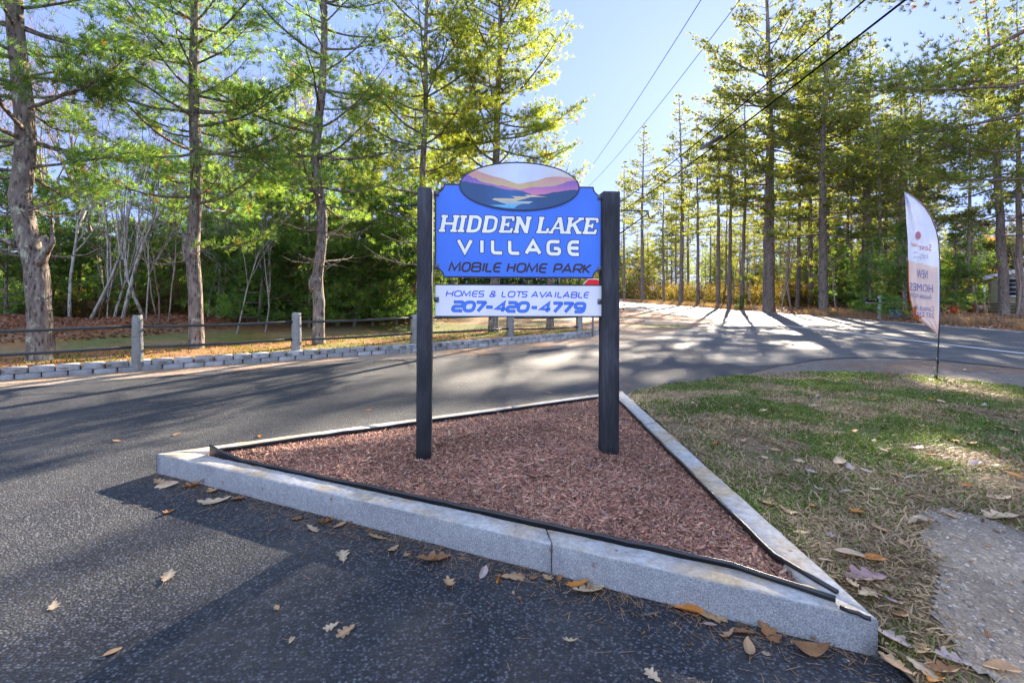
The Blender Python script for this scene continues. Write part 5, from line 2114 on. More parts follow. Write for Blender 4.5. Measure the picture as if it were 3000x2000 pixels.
G1 = 'oak leaves on the pavement along the front kerb'
for a in (
        (485, 1424, 70, PALE, 'oval', 'pale rolled leaf lying by the left kerb corner', None, (.02, 1.6, .2), 25),
        (470, 1412, 42, TAN, 'oak', 'small tan leaf just behind the pale rolled leaf at the left kerb corner'),
        (565, 1424, 58, BROWN, 'oak', 'dark curled leaf against the front kerb near its left corner', None, (.2, 1.8, 1.5)),
        (620, 1438, 52, TAN, 'oak', 'tan leaf leaning against the front kerb, right of the dark curled one', None, (.1, .9, .3)),
        (628, 1470, 92, PALE, 'oak', 'pale deeply lobed oak leaf pointing left near the left kerb corner', None, None, 200),
        (692, 1462, 48, BROWN, 'oak', 'brown-and-pale crumpled leaf close to the kerb, right of the deeply lobed pale one'),
        (494, 1500, 40, BROWN, 'oak', 'small brown leaf at the edge of the kerb shadow, front left'),
        (491, 1691, 64, PALE, 'oak', 'pale oak leaf alone on the dark asphalt at the left'),
        (158, 1774, 46, PALE, 'oak', 'small pale leaf furthest left on the near asphalt'),
        (330, 1909, 50, TAN, 'oval', 'tan oval leaf near the bottom left of the asphalt', None, None, 60),
        (519, 1272, 32, TAN, 'oak', 'small leaf on the driveway above the left kerb corner'),
        (712, 1298, 46, PALE, 'oak', 'pale leaf on the driveway beside the left kerb line'),
        (762, 1278, 26, ORANGE, 'oak', 'small orange leaf on the driveway beside the pale one by the kerb line'),
        (344, 1292, 28, TAN, 'oak', 'tiny tan leaf on the driveway, far left of the bed'),
        (866, 1520, 40, BROWN, 'oak', 'reddish brown leaf lying apart left of the curled clump at the front kerb'),
        (915, 1550, 56, PALE, 'oak', 'pale split leaf at the front of the curled clump by the kerb'),
        (950, 1532, 56, BROWN, 'oak', 'dark brown curled leaf in the middle of the clump by the front kerb', None, (.25, 1.6, 1.6)),
        (995, 1539, 50, TAN, 'oak', 'tan leaf at the right end of the clump by the front kerb'),
        (978, 1512, 34, ORANGE, 'oak', 'orange-tan leaf topping the clump against the front kerb'),
        (1106, 1576, 58, TAN, 'oak', 'tan maple-like leaf touching the front kerb, right of the clump'),
        (1004, 1628, 68, PALE, 'oak', 'pale oak leaf on open asphalt below the clump'),
        (1153, 1608, 46, TAN, 'oak', 'brownish star-shaped leaf left of the large curled one'),
        (1189, 1626, 30, TAN, 'oak', 'smallest leaf beside the large curled brown one'),
        (1265, 1640, 112, BROWN, 'oak', 'large curled brown oak leaf near the middle of the front kerb', None, (.12, 1.0, .8), 20),
        (1317, 1712, 62, TAN, 'oak', 'tan leaf with folded tip below the large curled brown one', None, (.2, .9, .4), 110),
        (1416, 1680, 58, GREY, 'oval', 'greyish pink narrow leaf standing left of the kerb joint', None, (.1, 1.2, .6), 75),
        (1460, 1696, 46, ORANGE, 'oval', 'tightly rolled golden leaf left of the kerb joint', None, (.02, 2.0, 2.0), 80),
        (1506, 1690, 80, TAN, 'oak', 'broad tan oak leaf beside the rolled golden one'),
        (1563, 1693, 34, BROWN, 'oak', 'small brown leaf between the broad tan leaf and the kerb joint'),
        (1604, 1693, 48, TAN, 'oak', 'tan leaf lying right under the kerb joint'),
        (1638, 1696, 40, BROWN, 'oak', 'brown upright leaf just right of the kerb joint', None, (.1, 1.2, .6)),
        (1722, 1730, 120, PALE, 'oak', 'large pale many-pointed oak leaf right of the kerb joint', None, (.1, .5, .6), 30),
        (1690, 1714, 70, ORANGE, 'oak', 'yellowish leaf tucked behind the large pale one by the kerb'),
        (970, 1837, 46, PALE, 'oak', 'left one of two leaves touching on the open asphalt, pale'),
        (1013, 1850, 60, TAN, 'oak', 'right one of two leaves touching on the open asphalt, brownish'),
        (855, 1875, 38, PALE, 'oval', 'pale half leaf left of the touching pair on the asphalt'),
        (812, 1781, 26, TAN, 'oak', 'tiny leaf up left of the touching pair on the asphalt'),
        (1670, 1878, 46, PALE, 'oak', 'leaf with rust spot on the sunlit patch of asphalt', None, (.2, .9, .5)),
        (1912, 1978, 60, PALE, 'oak', 'pale leaf at the bottom edge of the sunlit asphalt'),
        (2023, 1790, 100, ORANGE, 'oval', 'long rolled orange-brown leaf leaning by the front kerb', None, (.02, 1.8, .8), -30),
        (2091, 1808, 92, TAN, 'oak', 'large tan leaf right of the long rolled one', None, None, 10),
        (2080, 1832, 40, GREY, 'oval', 'pale pinkish curled leaf below the large tan one', None, (.1, 1.5, 1)),
        (2132, 1862, 60, TAN, 'oak', 'folded tan leaf left of the drooping pair by the kerb', None, (.2, 1.2, .2)),
        (2182, 1852, 66, BROWN, 'oak', 'brown leaf in the pile by the front kerb near its right end'),
        (2194, 1905, 80, TAN, 'oval', 'slender tan leaf hanging towards the viewer from the kerbside pile', None, (.2, 1, .5), 70),
        (2252, 1855, 92, BROWN, 'oak', 'big curled brown leaf against the kerb near its right end', None, (.15, 1.1, .9)),
        (2378, 1911, 110, BROWN, 'oval', 'long curled brown leaf before the right end of the front kerb', None, (.25, .8, -.3), -15)):
    leaf(*a, **{}) if len(a) <= 9 else None
G2 = 'oak leaves around the kerb corner and dirt path'
for a in (
        (2622, 1946, 92, TAN, 'oak', 'broad tan leaf right below the kerb corner'),
        (2700, 1957, 84, PALE, 'oak', 'pale leaf in the drift at the bottom, left of the orange-brown ones'),
        (2697, 1905, 72, TAN, 'oak', 'upright tan leaf at the top of the bottom drift', None, (.1, 1.2, .5)),
        (2791, 1929, 88, GREY, 'oak', 'greyish tan leaf at the right end of the bottom drift'),
        (2762, 1961, 90, BROWN, 'oak', 'rich brown leaf in the middle of the bottom drift', None, (.1, .9, .8)),
        (2735, 1985, 80, ORANGE, 'oak', 'orange-brown leaf lowest in the bottom drift'),
        (2935, 1957, 90, TAN, 'oval', 'tan oval leaf on the dirt path at the bottom right', None, None, -25),
        (2610, 1865, 100, GREY, 'oak', 'large grey oak leaf on the grass right beside the kerb corner', None, None, -50),
        (2642, 1798, 62, BROWN, 'oak', 'brown wavy leaf on the edge of the dirt path'),
        (2619, 1762, 50, (.36, .25, .30), 'oak', 'purplish leaf beside the dirt path'),
        (2536, 1687, 110, (.34, .22, .21), 'oak', 'large purplish brown oak leaf with pale rib near the kerb', None, None, 165),
        (2498, 1712, 62, PALE, 'oak', 'pale leaf standing upright against the kerb', None, (.1, 1.3, .4), 80),
        (2544, 1736, 86, PALE, 'oak', 'pale tan leaf just below the large purplish one'),
        (2491, 1622, 84, PALE, 'oval', 'long pale leaf, left of two narrow leaves beyond the kerb', None, (.05, .8, .3), 160),
        (2556, 1636, 76, ORANGE, 'oval', 'orange-tan narrow leaf, right of two beyond the kerb', None, (.05, .8, .3), -35),
        (2694, 1532, 84, PALE, 'oak', 'large arched pale leaf at the tip of the dirt path', None, (-.25, -.6, -.6), 10),
        (2582, 1548, 54, TAN, 'oval', 'tan leaf pointing down left of the dirt path tip', None, None, -45),
        (2785, 1508, 44, TAN, 'oak', 'tan leaf right of the arched pale one'),
        (2929, 1512, 100, PALE, 'oak', 'largest pale oak leaf on the grass at the right side', None, None, 170),
        (2926, 1459, 66, PALE, 'oval', 'narrow pale leaf above the largest pale oak leaf', None, None, -10)):
    leaf(*a)
G3 = 'oak leaves scattered on the mulch'
for a in (
        (1477, 1287, 30, PALE, 'oak', 'pale leaf on the mulch midway between the posts'),
        (1587, 1348, 38, PALE, 'oval', 'largest pale leaf on the mulch, left of the right post foot'),
        (1598, 1218, 22, PALE, 'oval', 'pale leaf at the back of the mulch between the posts'),
        (1750, 1341, 26, TAN, 'oval', 'leaf at the foot of the right post'),
        (2017, 1378, 38, PALE, 'oak', 'pale oak leaf on the mulch nearest the grass-side kerb'),
        (1041, 1318, 30, PALE, 'oval', 'upright pale leaf on the mulch left of the left post'),
        (1001, 1366, 32, TAN, 'oak', 'tan leaf on the mulch, lower left of the left post'),
        (1231, 1410, 24, PALE, 'oak', 'small pale leaf on the mulch in front of the left post'),
        (1142, 1423, 34, TAN, 'oak', 'faint tan leaf on the mulch near the long front edging'),
        (1873, 1474, 28, PALE, 'oval', 'pale leaf in the middle of the right part of the mulch'),
        (1822, 1160, 26, BROWN, 'oak', 'brown leaf caught in the back corner of the bed')):
    leaf(*a)
G4 = 'small leaves lying on the driveway'
for a in ((1079, 1201, 20, ORANGE, 'oak', 'small orange leaf on the driveway left of the left post'), (1204, 1237, 26, TAN, 'oak', 'tan leaf on the kerb line just left of the left post'), (1607, 1150, 26, TAN, 'oval', 'small leaf on the driveway behind the bed, between the posts'), (1624, 1178, 26, TAN, 'oak', 'leaf by the back kerb between the posts'), (1833, 1127, 20, BROWN, 'oak', 'leaf on the driveway beyond the back corner of the bed'), (1560, 1085, 14, BROWN, 'oak', 'tiny leaf on the driveway beyond the sign'), (2325, 1012, 14, BROWN, 'oak', 'tiny dark leaf on the main road')):
    leaf(*a)
# leaves on the grass: ranked from things one can find
gl = [(2461, 1355, 70), (2490, 1367, 46), (2536, 1378, 40), (2564, 1432, 34), (2622, 1393, 48), (2674, 1398, 46), (2742, 1373, 50), (2777, 1367, 40), (2854, 1358, 60), (2903, 1361, 40), (2685, 1312, 44), (2590, 1318, 40), (2728, 1330, 36), (2843, 1298, 40), (2940, 1318, 48), (2883, 1188, 32), (2699, 1246, 28), (2596, 1242, 34), (2533, 1198, 36), (2690, 1222, 30), (2378, 1381, 36), (2510, 1499, 52), (2401, 1433, 44), (2257, 1473, 60), (2309, 1496, 56), (2323, 1295, 36), (2309, 1217, 30), (2384, 1189, 42), (2332, 1180, 40), (2366, 1148, 28), (2234, 1203, 32), (2263, 1149, 20), (2395, 1160, 24), (2450, 1117, 22), (2527, 1116, 28), (2694, 1128, 32), (2616, 1171, 30), (2553, 1171, 30), (2719, 1154, 30), (2757, 1175, 40), (2731, 1171, 30), (2829, 1137, 22), (2869, 1131, 24), (2272, 1317, 30), (2415, 1223, 16), (2619, 1275, 18), (2504, 1263, 30), (2970, 1390, 50), (2980, 1430, 46), (2975, 1260, 36), (2930, 1252, 40), (2955, 1290, 34), (2210, 1240, 34), (2160, 1190, 26), (2120, 1165, 22), (2200, 1130, 20), (2300, 1125, 18), (2060, 1250, 26), (2100, 1300, 34), (2075, 1210, 24), (1990, 1205, 20), (2030, 1180, 16), (2180, 1290, 30), (2240, 1340, 34), (2340, 1350, 30), (2430, 1300, 26), (2480, 1240, 24), (2560, 1290, 24), (2640, 1345, 30), (2780, 1230, 24), (2840, 1240, 22), (2800, 1290, 28), (2890, 1400, 34), (2830, 1420, 36), (2700, 1455, 34), (2620, 1475, 32), (2480, 1440, 36), (2380, 1480, 40), (2350, 1560, 50), (2440, 1570, 44), (2640, 1590, 34), (2420, 1640, 34), (2740, 1100, 18), (2980, 1160, 26), (2910, 1090, 26), (2830, 1085, 30)]
rl = random.Random(3)
marks = {'the flag pole': Vector((2743, 1105)), 'the back kerb corner': Vector((1850, 1150)), 'the dirt path tip': Vector((2694, 1532)), 'the largest pale oak leaf': Vector((3000, 1330)), 'the grass side kerb joint': Vector((2140, 1420))}
ordn = ['nearest', 'second nearest', 'third nearest', 'fourth nearest', 'fifth nearest', 'sixth nearest', 'seventh nearest', 'eighth nearest', 'ninth nearest', 'tenth nearest', 'eleventh nearest', 'twelfth nearest']
its = []
for (x, y, s) in gl:
    c = rl.choice((PALE, PALE, TAN, TAN, GREY, BROWN, ORANGE))
    mk = min(marks, key=lambda q: ((marks[q].x - x) ** 2 + (2 * (marks[q].y - y)) ** 2))
    its.append((x, y, s, c, mk, (marks[mk].x - x) ** 2 + 4 * (marks[mk].y - y) ** 2))
cnt = {}
for (x, y, s, c, mk, d) in sorted(its, key=lambda t: t[5]):
    k = (c, mk)
    i = cnt.get(k, 0)
    cnt[k] = i + 1
    leaf(x, y, s, c, 'oak' if (x + y) % 4 else 'oval', '%s leaf on the grass, %s %s one to %s' % (CN[c], ordn[i], CN[c], mk), group='leaves scattered on the grass')

# ------------------------------------------------------------------ feather flag
def feather_flag():
    base = G(2743, 1108, .03)
    Y = base.y
    root = empty('feather_flag', base, 'white and orange feather flag on a thin black pole at the edge of the grass', 'flag')

    def q(cx_, cy_, dy=0.0):
        p = P(2600 + cx_ / 2.705, 540 + cy_ / 2.705, Y + dy)
        return np.array(p - base)
    right = [(140, 60), (185, 82), (225, 108), (265, 142), (300, 182), (330, 222), (352, 262), (375, 312), (390, 362), (404, 430), (412, 500), (418, 600), (420, 700), (420, 800), (418, 900), (415, 1000), (413, 1100), (411, 1190)]
    left = [(132, 66), (140, 130), (146, 200), (150, 300), (157, 380), (162, 450), (163, 520), (163, 600), (164, 680), (165, 750), (168, 830), (174, 890), (190, 960), (203, 1005), (204, 1046), (260, 1090), (330, 1132), (392, 1188)]
    n, m = 130, 36
    tt = np.linspace(0, 1, n + 1)

    def curve(pts, t):
        p = np.array(pts, float)
        u = np.linspace(0, 1, len(p))
        return np.stack([np.interp(t, u, p[:, 0]), np.interp(t, u, p[:, 1])], -1)
    Rr, Ll = curve(right, tt), curve(left, tt)

    def surf(u, v):
        """u across from sleeve (0) to the free edge (1), v down"""
        i = np.clip(v, 0, 1)
        r_ = curve(right, np.atleast_1d(i))[0]
        l_ = curve(left, np.atleast_1d(i))[0]
        p = r_ * (1 - u) + l_ * u
        f = .035 * u * math.sin(u * 9 + v * 5) + .02 * u * math.sin(u * 21 - v * 8)
        return q(p[0], p[1], f)
    V, F, Cc = [], [], []
    for i in range(n + 1):
        for j in range(m + 1):
            V.append(surf(j / m, i / n))
    g = Geo()
    V = np.array(V)
    faces, cols = [], []
    for i in range(n):
        for j in range(m):
            faces.append((i * (m + 1) + j, i * (m + 1) + j + 1, (i + 1) * (m + 1) + j + 1, (i + 1) * (m + 1) + j))
            v, u = (i + .5) / n, (j + .5) / m
            cyy = float(Rr[i][1] * (1 - u) + Ll[i][1] * u)
            c = (.84, .84, .90)
            cut = 598 + (1 - u) * 58
            sl = (.085 if v > .3 else .11)
            if u > sl and cyy > cut:
                c = (.86, .64, .54)
            if j == m - 1 and cyy > 598:
                c = (.80, .17, .02)
            if v > .74 and u > .88 - .15 * (v > .85):
                c = (.80, .20, .02) if v < .86 else c
            if j == 0:
                c = (.55, .2, .25)
            cols.append(c)
    for f, c in zip(faces, cols):
        g.add(V[list(f)], [(0, 1, 2, 3)], c)
    # writing that shows through, so it reads backwards from here
    INK, MAR = (.22, .22, .42), (.50, .20, .25)

    def text(s, x0, x1, yb, size, ink, slope=.10):
        cu = bpy.data.curves.new('t', 'FONT')
        cu.body = s
        cu.resolution_u = 2
        ob = bpy.data.objects.new('t', cu)
        COL.objects.link(ob)
        bpy.context.view_layer.update()
        me = ob.evaluated_get(bpy.context.evaluated_depsgraph_get()).to_mesh()
        vs = np.array([v.co[:] for v in me.vertices])
        fs = [list(p.vertices) for p in me.polygons]
        ob.evaluated_get(bpy.context.evaluated_depsgraph_get()).to_mesh_clear()
        bpy.data.objects.remove(ob)
        bpy.data.curves.remove(cu)
        wx0, wx1 = vs[:, 0].min(), vs[:, 0].max()
        hh = max(.7, vs[:, 1].max())
        out = []
        for v in vs:
            a = (v[0] - wx0) / (wx1 - wx0)
            xx = x0 + (x1 - x0) * a            # x0 is right, x1 left: mirrored
            yy = yb - v[1] / hh * size + (xx - 290) * slope
            # fold depth from the sail
            u, vv = (410 - xx) / 245.0, yy / 1190.0
            for _ in range(5):
                vv = float(np.interp(yy, Rr[:, 1] * (1 - u) + Ll[:, 1] * u, tt))
                rx_, lx_ = np.interp(vv, tt, Rr[:, 0]), np.interp(vv, tt, Ll[:, 0])
                u = float((rx_ - xx) / (rx_ - lx_))
            f = .035 * u * math.sin(u * 9 + vv * 5) + .02 * u * math.sin(u * 21 - vv * 8)
            out.append(q(xx, yy, f - .012))
        out = np.array(out)
        st = g.n
        g.V.append(out.astype(np.float32))
        g.C.append(np.tile(np.array(ink, np.float32), (len(out), 1)))
        g.n += len(out)
        for f in fs:
            g.NG.append([st + k for k in f])
    text('Sovr', 348, 245, 522, 52, MAR)
    text('uler', 236, 186, 500, 40, (.62, .22, .10))
    text('Signa', 322, 262, 568, 18, (.38, .36, .48))
    text('oms', 240, 208, 552, 18, (.38, .36, .48))
    text('Real group', 322, 206, 588, 18, (.38, .36, .48))
    text('NEW', 318, 236, 745, 68, INK)
    text('HOMES', 360, 178, 850, 62, INK)
    text('Available NOW', 350, 176, 905, 38, INK, .12)
    text('Contact Ap', 370, 206, 1000, 42, INK)
    text('207.730.3', 370, 206, 1052, 40, INK)
    # round badge
    cc = [(243 + 22 * math.cos(a), 405 + 32 * math.sin(a)) for a in np.linspace(0, 6.283, 20)[:-1]]
    st = g.n
    g.V.append(np.array([q(x, y, -.012) for x, y in cc], np.float32))
    g.C.append(np.tile(np.array(MAR, np.float32), (len(cc), 1)))
    g.NG.append([st + k for k in range(len(cc))])
    g.n += len(cc)
    t = MT('flag_cloth', .8, .15)
    t.base(t.col())
    tr = t.n('BsdfTranslucent')
    t.l(t.col(), tr.inputs[0])
    mx = t.n('MixShader')
    mx.inputs[0].default_value = .35
    t.l(t.b.outputs[0], mx.inputs[1])
    t.l(tr.outputs[0], mx.inputs[2])
    t.l(mx.outputs[0], [n_ for n_ in t.nt.nodes if n_.type == 'OUTPUT_MATERIAL'][0].inputs[0])
    g.build('sail', t.m, root)
    pg = Geo()
    pts = [(0, 0, -.02)] + [tuple(q(395, 1500)), tuple(q(403, 1300)), tuple(q(408, 1190)), tuple(q(414, 1000)), tuple(q(416, 800)), tuple(q(414, 600)), tuple(q(404, 450)), tuple(q(385, 362)), tuple(q(345, 262)), tuple(q(293, 182)), tuple(q(218, 110)), tuple(q(142, 66))]
    rad = [.012, .013, .012, .011, .010, .009, .008, .007, .006, .005, .004, .004, .003]
    pg.tube(pts, rad, 7)
    pg.tube([tuple(q(400, 1375)), tuple(q(399, 1415))], .017, 8)
    pg.build('pole', M_black, root, smooth=True)
    sg = Geo()
    sg.tube([tuple(q(376, 1560)), tuple(q(377, 1450))], .010, 6)
    sg.tube([tuple(q(388, 1520)), tuple(q(390, 1495))], .018, 8)
    sg.box(tuple(q(384, 1512)), (.025, .008, .008))
    sg.build('ground_stake', m_plain('olive_stake', (.16, .15, .08), .6), root)


feather_flag()

# ------------------------------------------------------------------ road signs
def stop_sign():
    b = G(1737, 984)
    root = empty('stop_sign', b, 'red octagonal stop sign on a steel post, half hidden behind the white panel', 'stop sign')
    g = Geo()
    g.box((0, .012, .95), (.028, .0035, .98))
    g.box((-.026, .02, .95), (.004, .010, .98))
    g.box((.026, .02, .95), (.004, .010, .98))
    g.build('post', M_steel, root)
    g = Geo()
    cz, r = 1.53, .41

    def octa(rr, y):
        return [(rr * math.cos(R(22.5 + 45 * k)), y, cz + rr * math.sin(R(22.5 + 45 * k))) for k in range(8)]
    g.prism(octa(r, 0)[::-1], (0, .006, 0), (.75, .75, .75))
    g.poly(octa(r - .026, -.002), (.80, .012, .02))
    k = 0
    for ch, x0, x1 in (('S', -.26, -.15), ('T', -.12, -.01), ('O', .03, .13), ('P', .17, .27)):
        for p, rd, cl in glyph(ch):
            pts = rounded(p, rd, cl) if rd else p
            P2 = [np.array((x0 + (x1 - x0) * a[0], cz - .125 + .25 * a[1])) for a in pts]
            for qd in ribbon(P2, .04, cl):
                k += 1
                g.add([(x, -.004 - k * 1e-5, z) for x, z in qd], [(0, 1, 2, 3)], (.75, .75, .75))
    g.build('plate', M_colour, root)


def speed_sign():
    Y = 84
    b = P(1911, 885, Y)
    z0 = hz(b.x, b.y)
    b.z = z0
    root = empty('road_sign', b, 'yellow diamond reduced speed ahead sign on a post across the road', 'road sign')
    top, low = P(1912, 831, Y).z - z0, P(1912, 854.5, Y).z - z0
    cz, r = (top + low) / 2, (top - low) / 2
    g = Geo()
    g.tube([(0, .05, -.3), (0, .05, cz)], .05, 8)
    g.build('post', M_iron, root)
    g = Geo()
    dia = lambda rr, y: [(0, y, cz - rr), (rr, y, cz), (0, y, cz + rr), (-rr, y, cz)]
    g.prism(dia(r, 0), (0, .008, 0), (.85, .42, .0))
    w, h = r * .36, r * .46
    zc2 = cz - r * .12
    g.poly([(-w, -.004, zc2 - h), (w, -.004, zc2 - h), (w, -.004, zc2 + h), (-w, -.004, zc2 + h)], (.8, .8, .82))
    g.poly([(-r * .22, -.004, cz + r * .45), (r * .22, -.004, cz + r * .45), (0, -.004, cz + r * .78)], (.02, .02, .02))
    g.poly([(-r * .06, -.005, cz + r * .36), (r * .06, -.005, cz + r * .36), (r * .06, -.005, cz + r * .5), (-r * .06, -.005, cz + r * .5)], (.02, .02, .02))
    k = 0
    for ch, x0, x1 in (('3', -w * .72, -w * .12), ('5', w * .12, w * .72)):
        for p, rd, cl in glyph(ch):
            pts = rounded(p, rd, cl) if rd else p
            for qd in ribbon([np.array((x0 + (x1 - x0) * a[0], zc2 - h * .75 + h * .95 * a[1])) for a in pts], .055, cl):
                k += 1
                g.add([(x, -.008 - k * 1e-4, z) for x, z in qd], [(0, 1, 2, 3)], (.02, .02, .02))
    g.build('plate', M_colour, root)


stop_sign()
speed_sign()

# ------------------------------------------------------------------ mailbox, bins, house across the road
def mailbox():
    X = 20.7
    Y = X * FPX / (2577 - CX)
    z = hz(X, Y)
    root = empty('mailbox', (X, Y, z), 'black mailbox with a red flag on a pale wooden post beside the main road', 'mailbox')
    s = Y / FPX
    g = Geo()
    g.box((0, 0, .60), (.065, .065, .70), (.52, .51, .50))
    g.prism([(-.065, -.065, 1.30), (.065, -.065, 1.30), (.03, -.065, 1.345), (-.03, -.065, 1.345)], (0, .13, 0), (.52, .51, .50))
    g.build('post', M_wall, root)
    g = Geo()
    g.box((-.15, .0, .955), (.62, .05, .045), (.40, .36, .30))
    g.box((.60, 0, .975), (.36, .04, .03), (.36, .33, .28))
    g.build('crossbar', M_wall, root)
    g = Geo()
    prof = [(-.10, 0), (.10, 0)] + [(.10 * math.cos(a), .13 + .10 * math.sin(a)) for a in np.linspace(0, math.pi, 9)]
    g.prism([(-.78, y, 1.0 + zz) for y, zz in prof], (.66, 0, 0), (.012, .012, .016))
    g.build('box', M_colour, root)
    g = Geo()
    g.box((-.52, -.112, 1.135), (.11, .006, .014), (.60, .01, .03))
    g.box((-.42, -.112, 1.115), (.028, .006, .03), (.60, .01, .03))
    g.build('flag', M_colour, root)
    g = Geo()
    g.box((-.31, -.106, 1.125), (.055, .004, .03), (.65, .66, .7))
    g.build('number_plate', M_colour, root)


mailbox()


def at_r(px, X):
    Y = X * FPX / (px - CX)
    return Vector((X, Y, hz(X, Y)))


def bin_obj(name, loc, label, cat, w, d, h, col, taper=.85, lid=None, rz=0):
    root = empty(name, loc, label, cat, rz=rz)
    g = Geo()
    a, b = w / 2, d / 2
    lo = [(-a * taper, -b * taper, 0), (a * taper, -b * taper, 0), (a * taper, b * taper, 0), (-a * taper, b * taper, 0)]
    hi = [(-a, -b, h), (a, -b, h), (a, b, h), (-a, b, h)]
    ins = [(x * .9, y * .9, h) for x, y, _ in hi]
    ind = [(x * .9 * taper, y * .9 * taper, .04) for x, y, _ in hi]
    g.add(lo + hi + ins + ind, [(0, 1, 5, 4), (1, 2, 6, 5), (2, 3, 7, 6), (3, 0, 4, 7), (4, 5, 9, 8), (5, 6, 10, 9), (6, 7, 11, 10), (7, 4, 8, 11), (8, 9, 13, 12), (9, 10, 14, 13), (10, 11, 15, 14), (11, 8, 12, 15), (12, 13, 14, 15), (3, 2, 1, 0)], col)
    for k in range(4):
        z = h * (.25 + .2 * k)
    g.build('body', M_colour, root)
    if lid:
        g = Geo()
        g.box((0, 0, h + .03), (a * 1.06, b * 1.06, .03), lid)
        g.box((0, 0, h + .07), (a * .8, b * .8, .012), lid)
        g.build('lid', M_colour, root)
    else:
        g = Geo()
        for sgn_ in (-1, 1):
            g.box((0, sgn_ * (b + .012), h - .02), (a + .02, .012, .025), col)
            g.box((sgn_ * (a + .012), 0, h - .02), (.012, b, .025), col)
        g.build('rim', M_colour, root)
    return root


bin_obj('refuse_bin', at_r(2607, 24), 'dark green refuse container with a flat lid behind the mailbox', 'bin', 1.0, .9, .95, (.02, .07, .035), .95, (.03, .10, .05), .2)
bin_obj('tub', at_r(2624, 21.6), 'pale blue plastic tub on the verge right of the mailbox', 'tub', .42, .42, .48, (.14, .27, .45), .8)
bin_obj('crate', at_r(2643, 25), 'yellow box behind the pale blue tub', 'box', .45, .4, .5, (.55, .32, .02), .95, (.5, .28, .02))
bin_obj('crate', at_r(2797, 27), 'bright red box lying among the shrubs right of the flag', 'box', .36, .34, .34, (.55, .06, .02), .9, (.55, .05, .02), .5)
bin_obj('crate', at_r(2846, 29), 'dull red box next to the porch steps', 'box', .3, .3, .42, (.30, .06, .04), .95, (.34, .05, .04), .3)


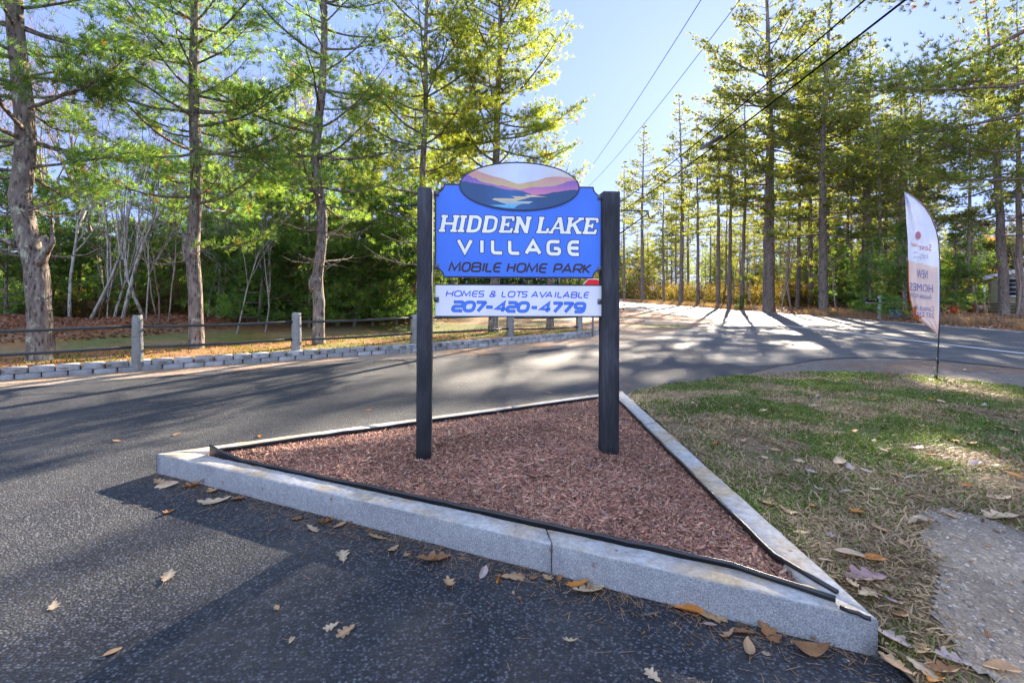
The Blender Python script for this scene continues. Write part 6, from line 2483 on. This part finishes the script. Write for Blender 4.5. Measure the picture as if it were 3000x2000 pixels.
def house():
    Y = 33.0
    o = P(2905, 908, Y)
    z0 = hz(o.x, Y) - .05
    root = empty('house', (o.x, Y, z0), 'small pale yellow clapboard house with wooden porch steps among the trees', 'house', rz=-R(41))
    s = Y / FPX
    w, d = 6.5, 5.0
    zt = P(2905, 818, Y).z - z0
    g = Geo()
    n = int(zt / .11)
    CREAM = (.50, .47, .30)
    for k in range(n):
        z = k * .11
        g.box((w / 2, d / 2, z + .055), (w / 2 + .0, d / 2, .055), CREAM)
        g.box((w / 2, -.008, z + .02), (w / 2, .012, .02), [c * .9 for c in CREAM])
        g.box((-.008, d / 2, z + .02), (.012, d / 2, .02), [c * .9 for c in CREAM])
    g.build('wall', M_wall, root)
    g = Geo()
    wht = (.62, .64, .70)
    # shallow gable: rises to the right, fascia facing the road
    ze = zt
    for y0, y1 in ((-.35, d + .35),):
        g.prism([(-.40, y0, ze - .05), (w / 2, y0, ze + .95), (w / 2, y0, ze + 1.2), (-.40, y0, ze + .2)], (0, y1 - y0, 0), wht)
        g.prism([(w / 2 + .004, y0, ze + .95), (w + .4, y0, ze - .05), (w + .4, y0, ze + .2), (w / 2 + .004, y0, ze + 1.2)], (0, y1 - y0, 0), wht)
    g.prism([(0, 0, zt), (w, 0, zt), (w / 2, 0, zt + .95)], (0, .1, 0), CREAM)
    g.build('roof', M_wall, root)
    x = .98
    z = P(2966, 842, Y).z - z0
    g = Geo()
    for (cx_, cz_, hx, hz_) in ((-.21, 0, .04, .60), (.21, 0, .04, .60), (0, .56, .17, .04), (0, -.56, .17, .04), (0, .0, .17, .02), (0, .28, .17, .015), (0, -.28, .17, .015)):
        g.box((x + cx_, -.03, z + cz_), (hx, .03, hz_), wht)
    wf = g.build('window', M_wall, root)
    g = Geo()
    g.box((x, -.024, z), (.17, .004, .52), (.02, .025, .03))
    g.build('pane', M_colour, wf)
    WD_ = (.36, .29, .20)
    zd = .72
    g = Geo()
    g.box((1.2, -.9, zd - .04), (1.6, .75, .04), WD_)
    for k in range(4):
        g.box((1.2, -1.65 - .27 * k - .14, zd - .18 - .17 * k), (1.55, .14, .02), [c * 1.05 for c in WD_])
    for x_ in (-.3, 1.2, 2.7):
        g.box((x_, -2.1, .12), (.04, .55, .14), [c * .7 for c in WD_])
    g.build('steps', M_wall, root)
    g = Geo()
    tops = ((-.38, -.2, zd + .95), (-.38, -1.6, zd + .95), (-.42, -2.75, zd + .2))
    for a, b in zip(tops, tops[1:]):
        g.tube([a, b], .05, 4, (.55, .52, .50))
        for t in np.linspace(0, 1, 10):
            p = [a[i] + (b[i] - a[i]) * t for i in range(3)]
            g.box((p[0], p[1], p[2] - .42), (.016, .016, .42), WD_)
        a2 = (a[0], a[1], a[2] - .85)
        b2 = (b[0], b[1], b[2] - .85)
        g.tube([a2, b2], .04, 4, (.5, .47, .44))
    g.box((-.38, -1.6, zd + .3), (.05, .05, .75), WD_)
    g.box((-.42, -2.75, zd - .25), (.05, .05, .5), WD_)
    g.build('railing', M_wall, root)


house()

# ------------------------------------------------------------------ utility line
GW = 'overhead wires along the main road'


def wire(X, z0, sag, r, label, y0=-8, y1=61, y2=118):
    g = Geo()
    pts = []
    for a, b in ((y0, y1), (y1, y2)):
        for t in np.linspace(0, 1, 40)[(0 if a == y0 else 1):]:
            pts.append((X, a + (b - a) * t, z0 - 4 * sag * t * (1 - t)))
    g.tube(pts, r, 5)
    return tag(g.build('utility_wire', M_cable), label, 'wire', GW)


wire(7.0, 13.6, 1.3, .015, 'thin high overhead wire, left of the two thin ones against the sky')
wire(8.45, 13.6, 1.3, .015, 'thin high overhead wire, right of the two thin ones against the sky')
wire(9.0, 9.75, .95, .024, 'upper of the two thick overhead cables crossing the tall pines')
w2 = wire(9.0, 8.95, .95, .029, 'lower thick overhead cable that carries the black splice case')


def splice():
    a, b = P(2063, 438, 24.6), P(2110, 397, 21.9)
    a.x = b.x = 9.0
    g = Geo()
    t = lambda k: tuple(a.lerp(b, k))
    g.tube([t(0), t(.05), t(.1), t(.9), t(.95), t(1)], [.03, .05, .095, .095, .05, .03], 12)
    tag(g.build('splice_case', M_black, smooth=True), 'black cylindrical splice case hung on the lower thick cable', 'splice case')


splice()
up = empty('utility_pole', (8.0, 61, 0), 'wooden utility pole far down the road, behind the sign', 'utility pole')
g = Geo()
g.tube([(0, 0, -.5), (0, 0, 14.0)], [.17, .11], 10)
g.build('pole', M_bark, up)
g = Geo()
g.box((-.2, 0, 13.5), (1.25, .06, .06))
g.box((.5, 0, 9.3), (.6, .05, .05))
g.build('crossarm', M_bark, up)
for o in bpy.data.objects:
    if o.get('label') and len(str(o['label']).split()) > 16:
        print('LONG', len(o['label'].split()), o['label'])
print('TUFTS', NT, 'OBJ', len(bpy.data.objects))
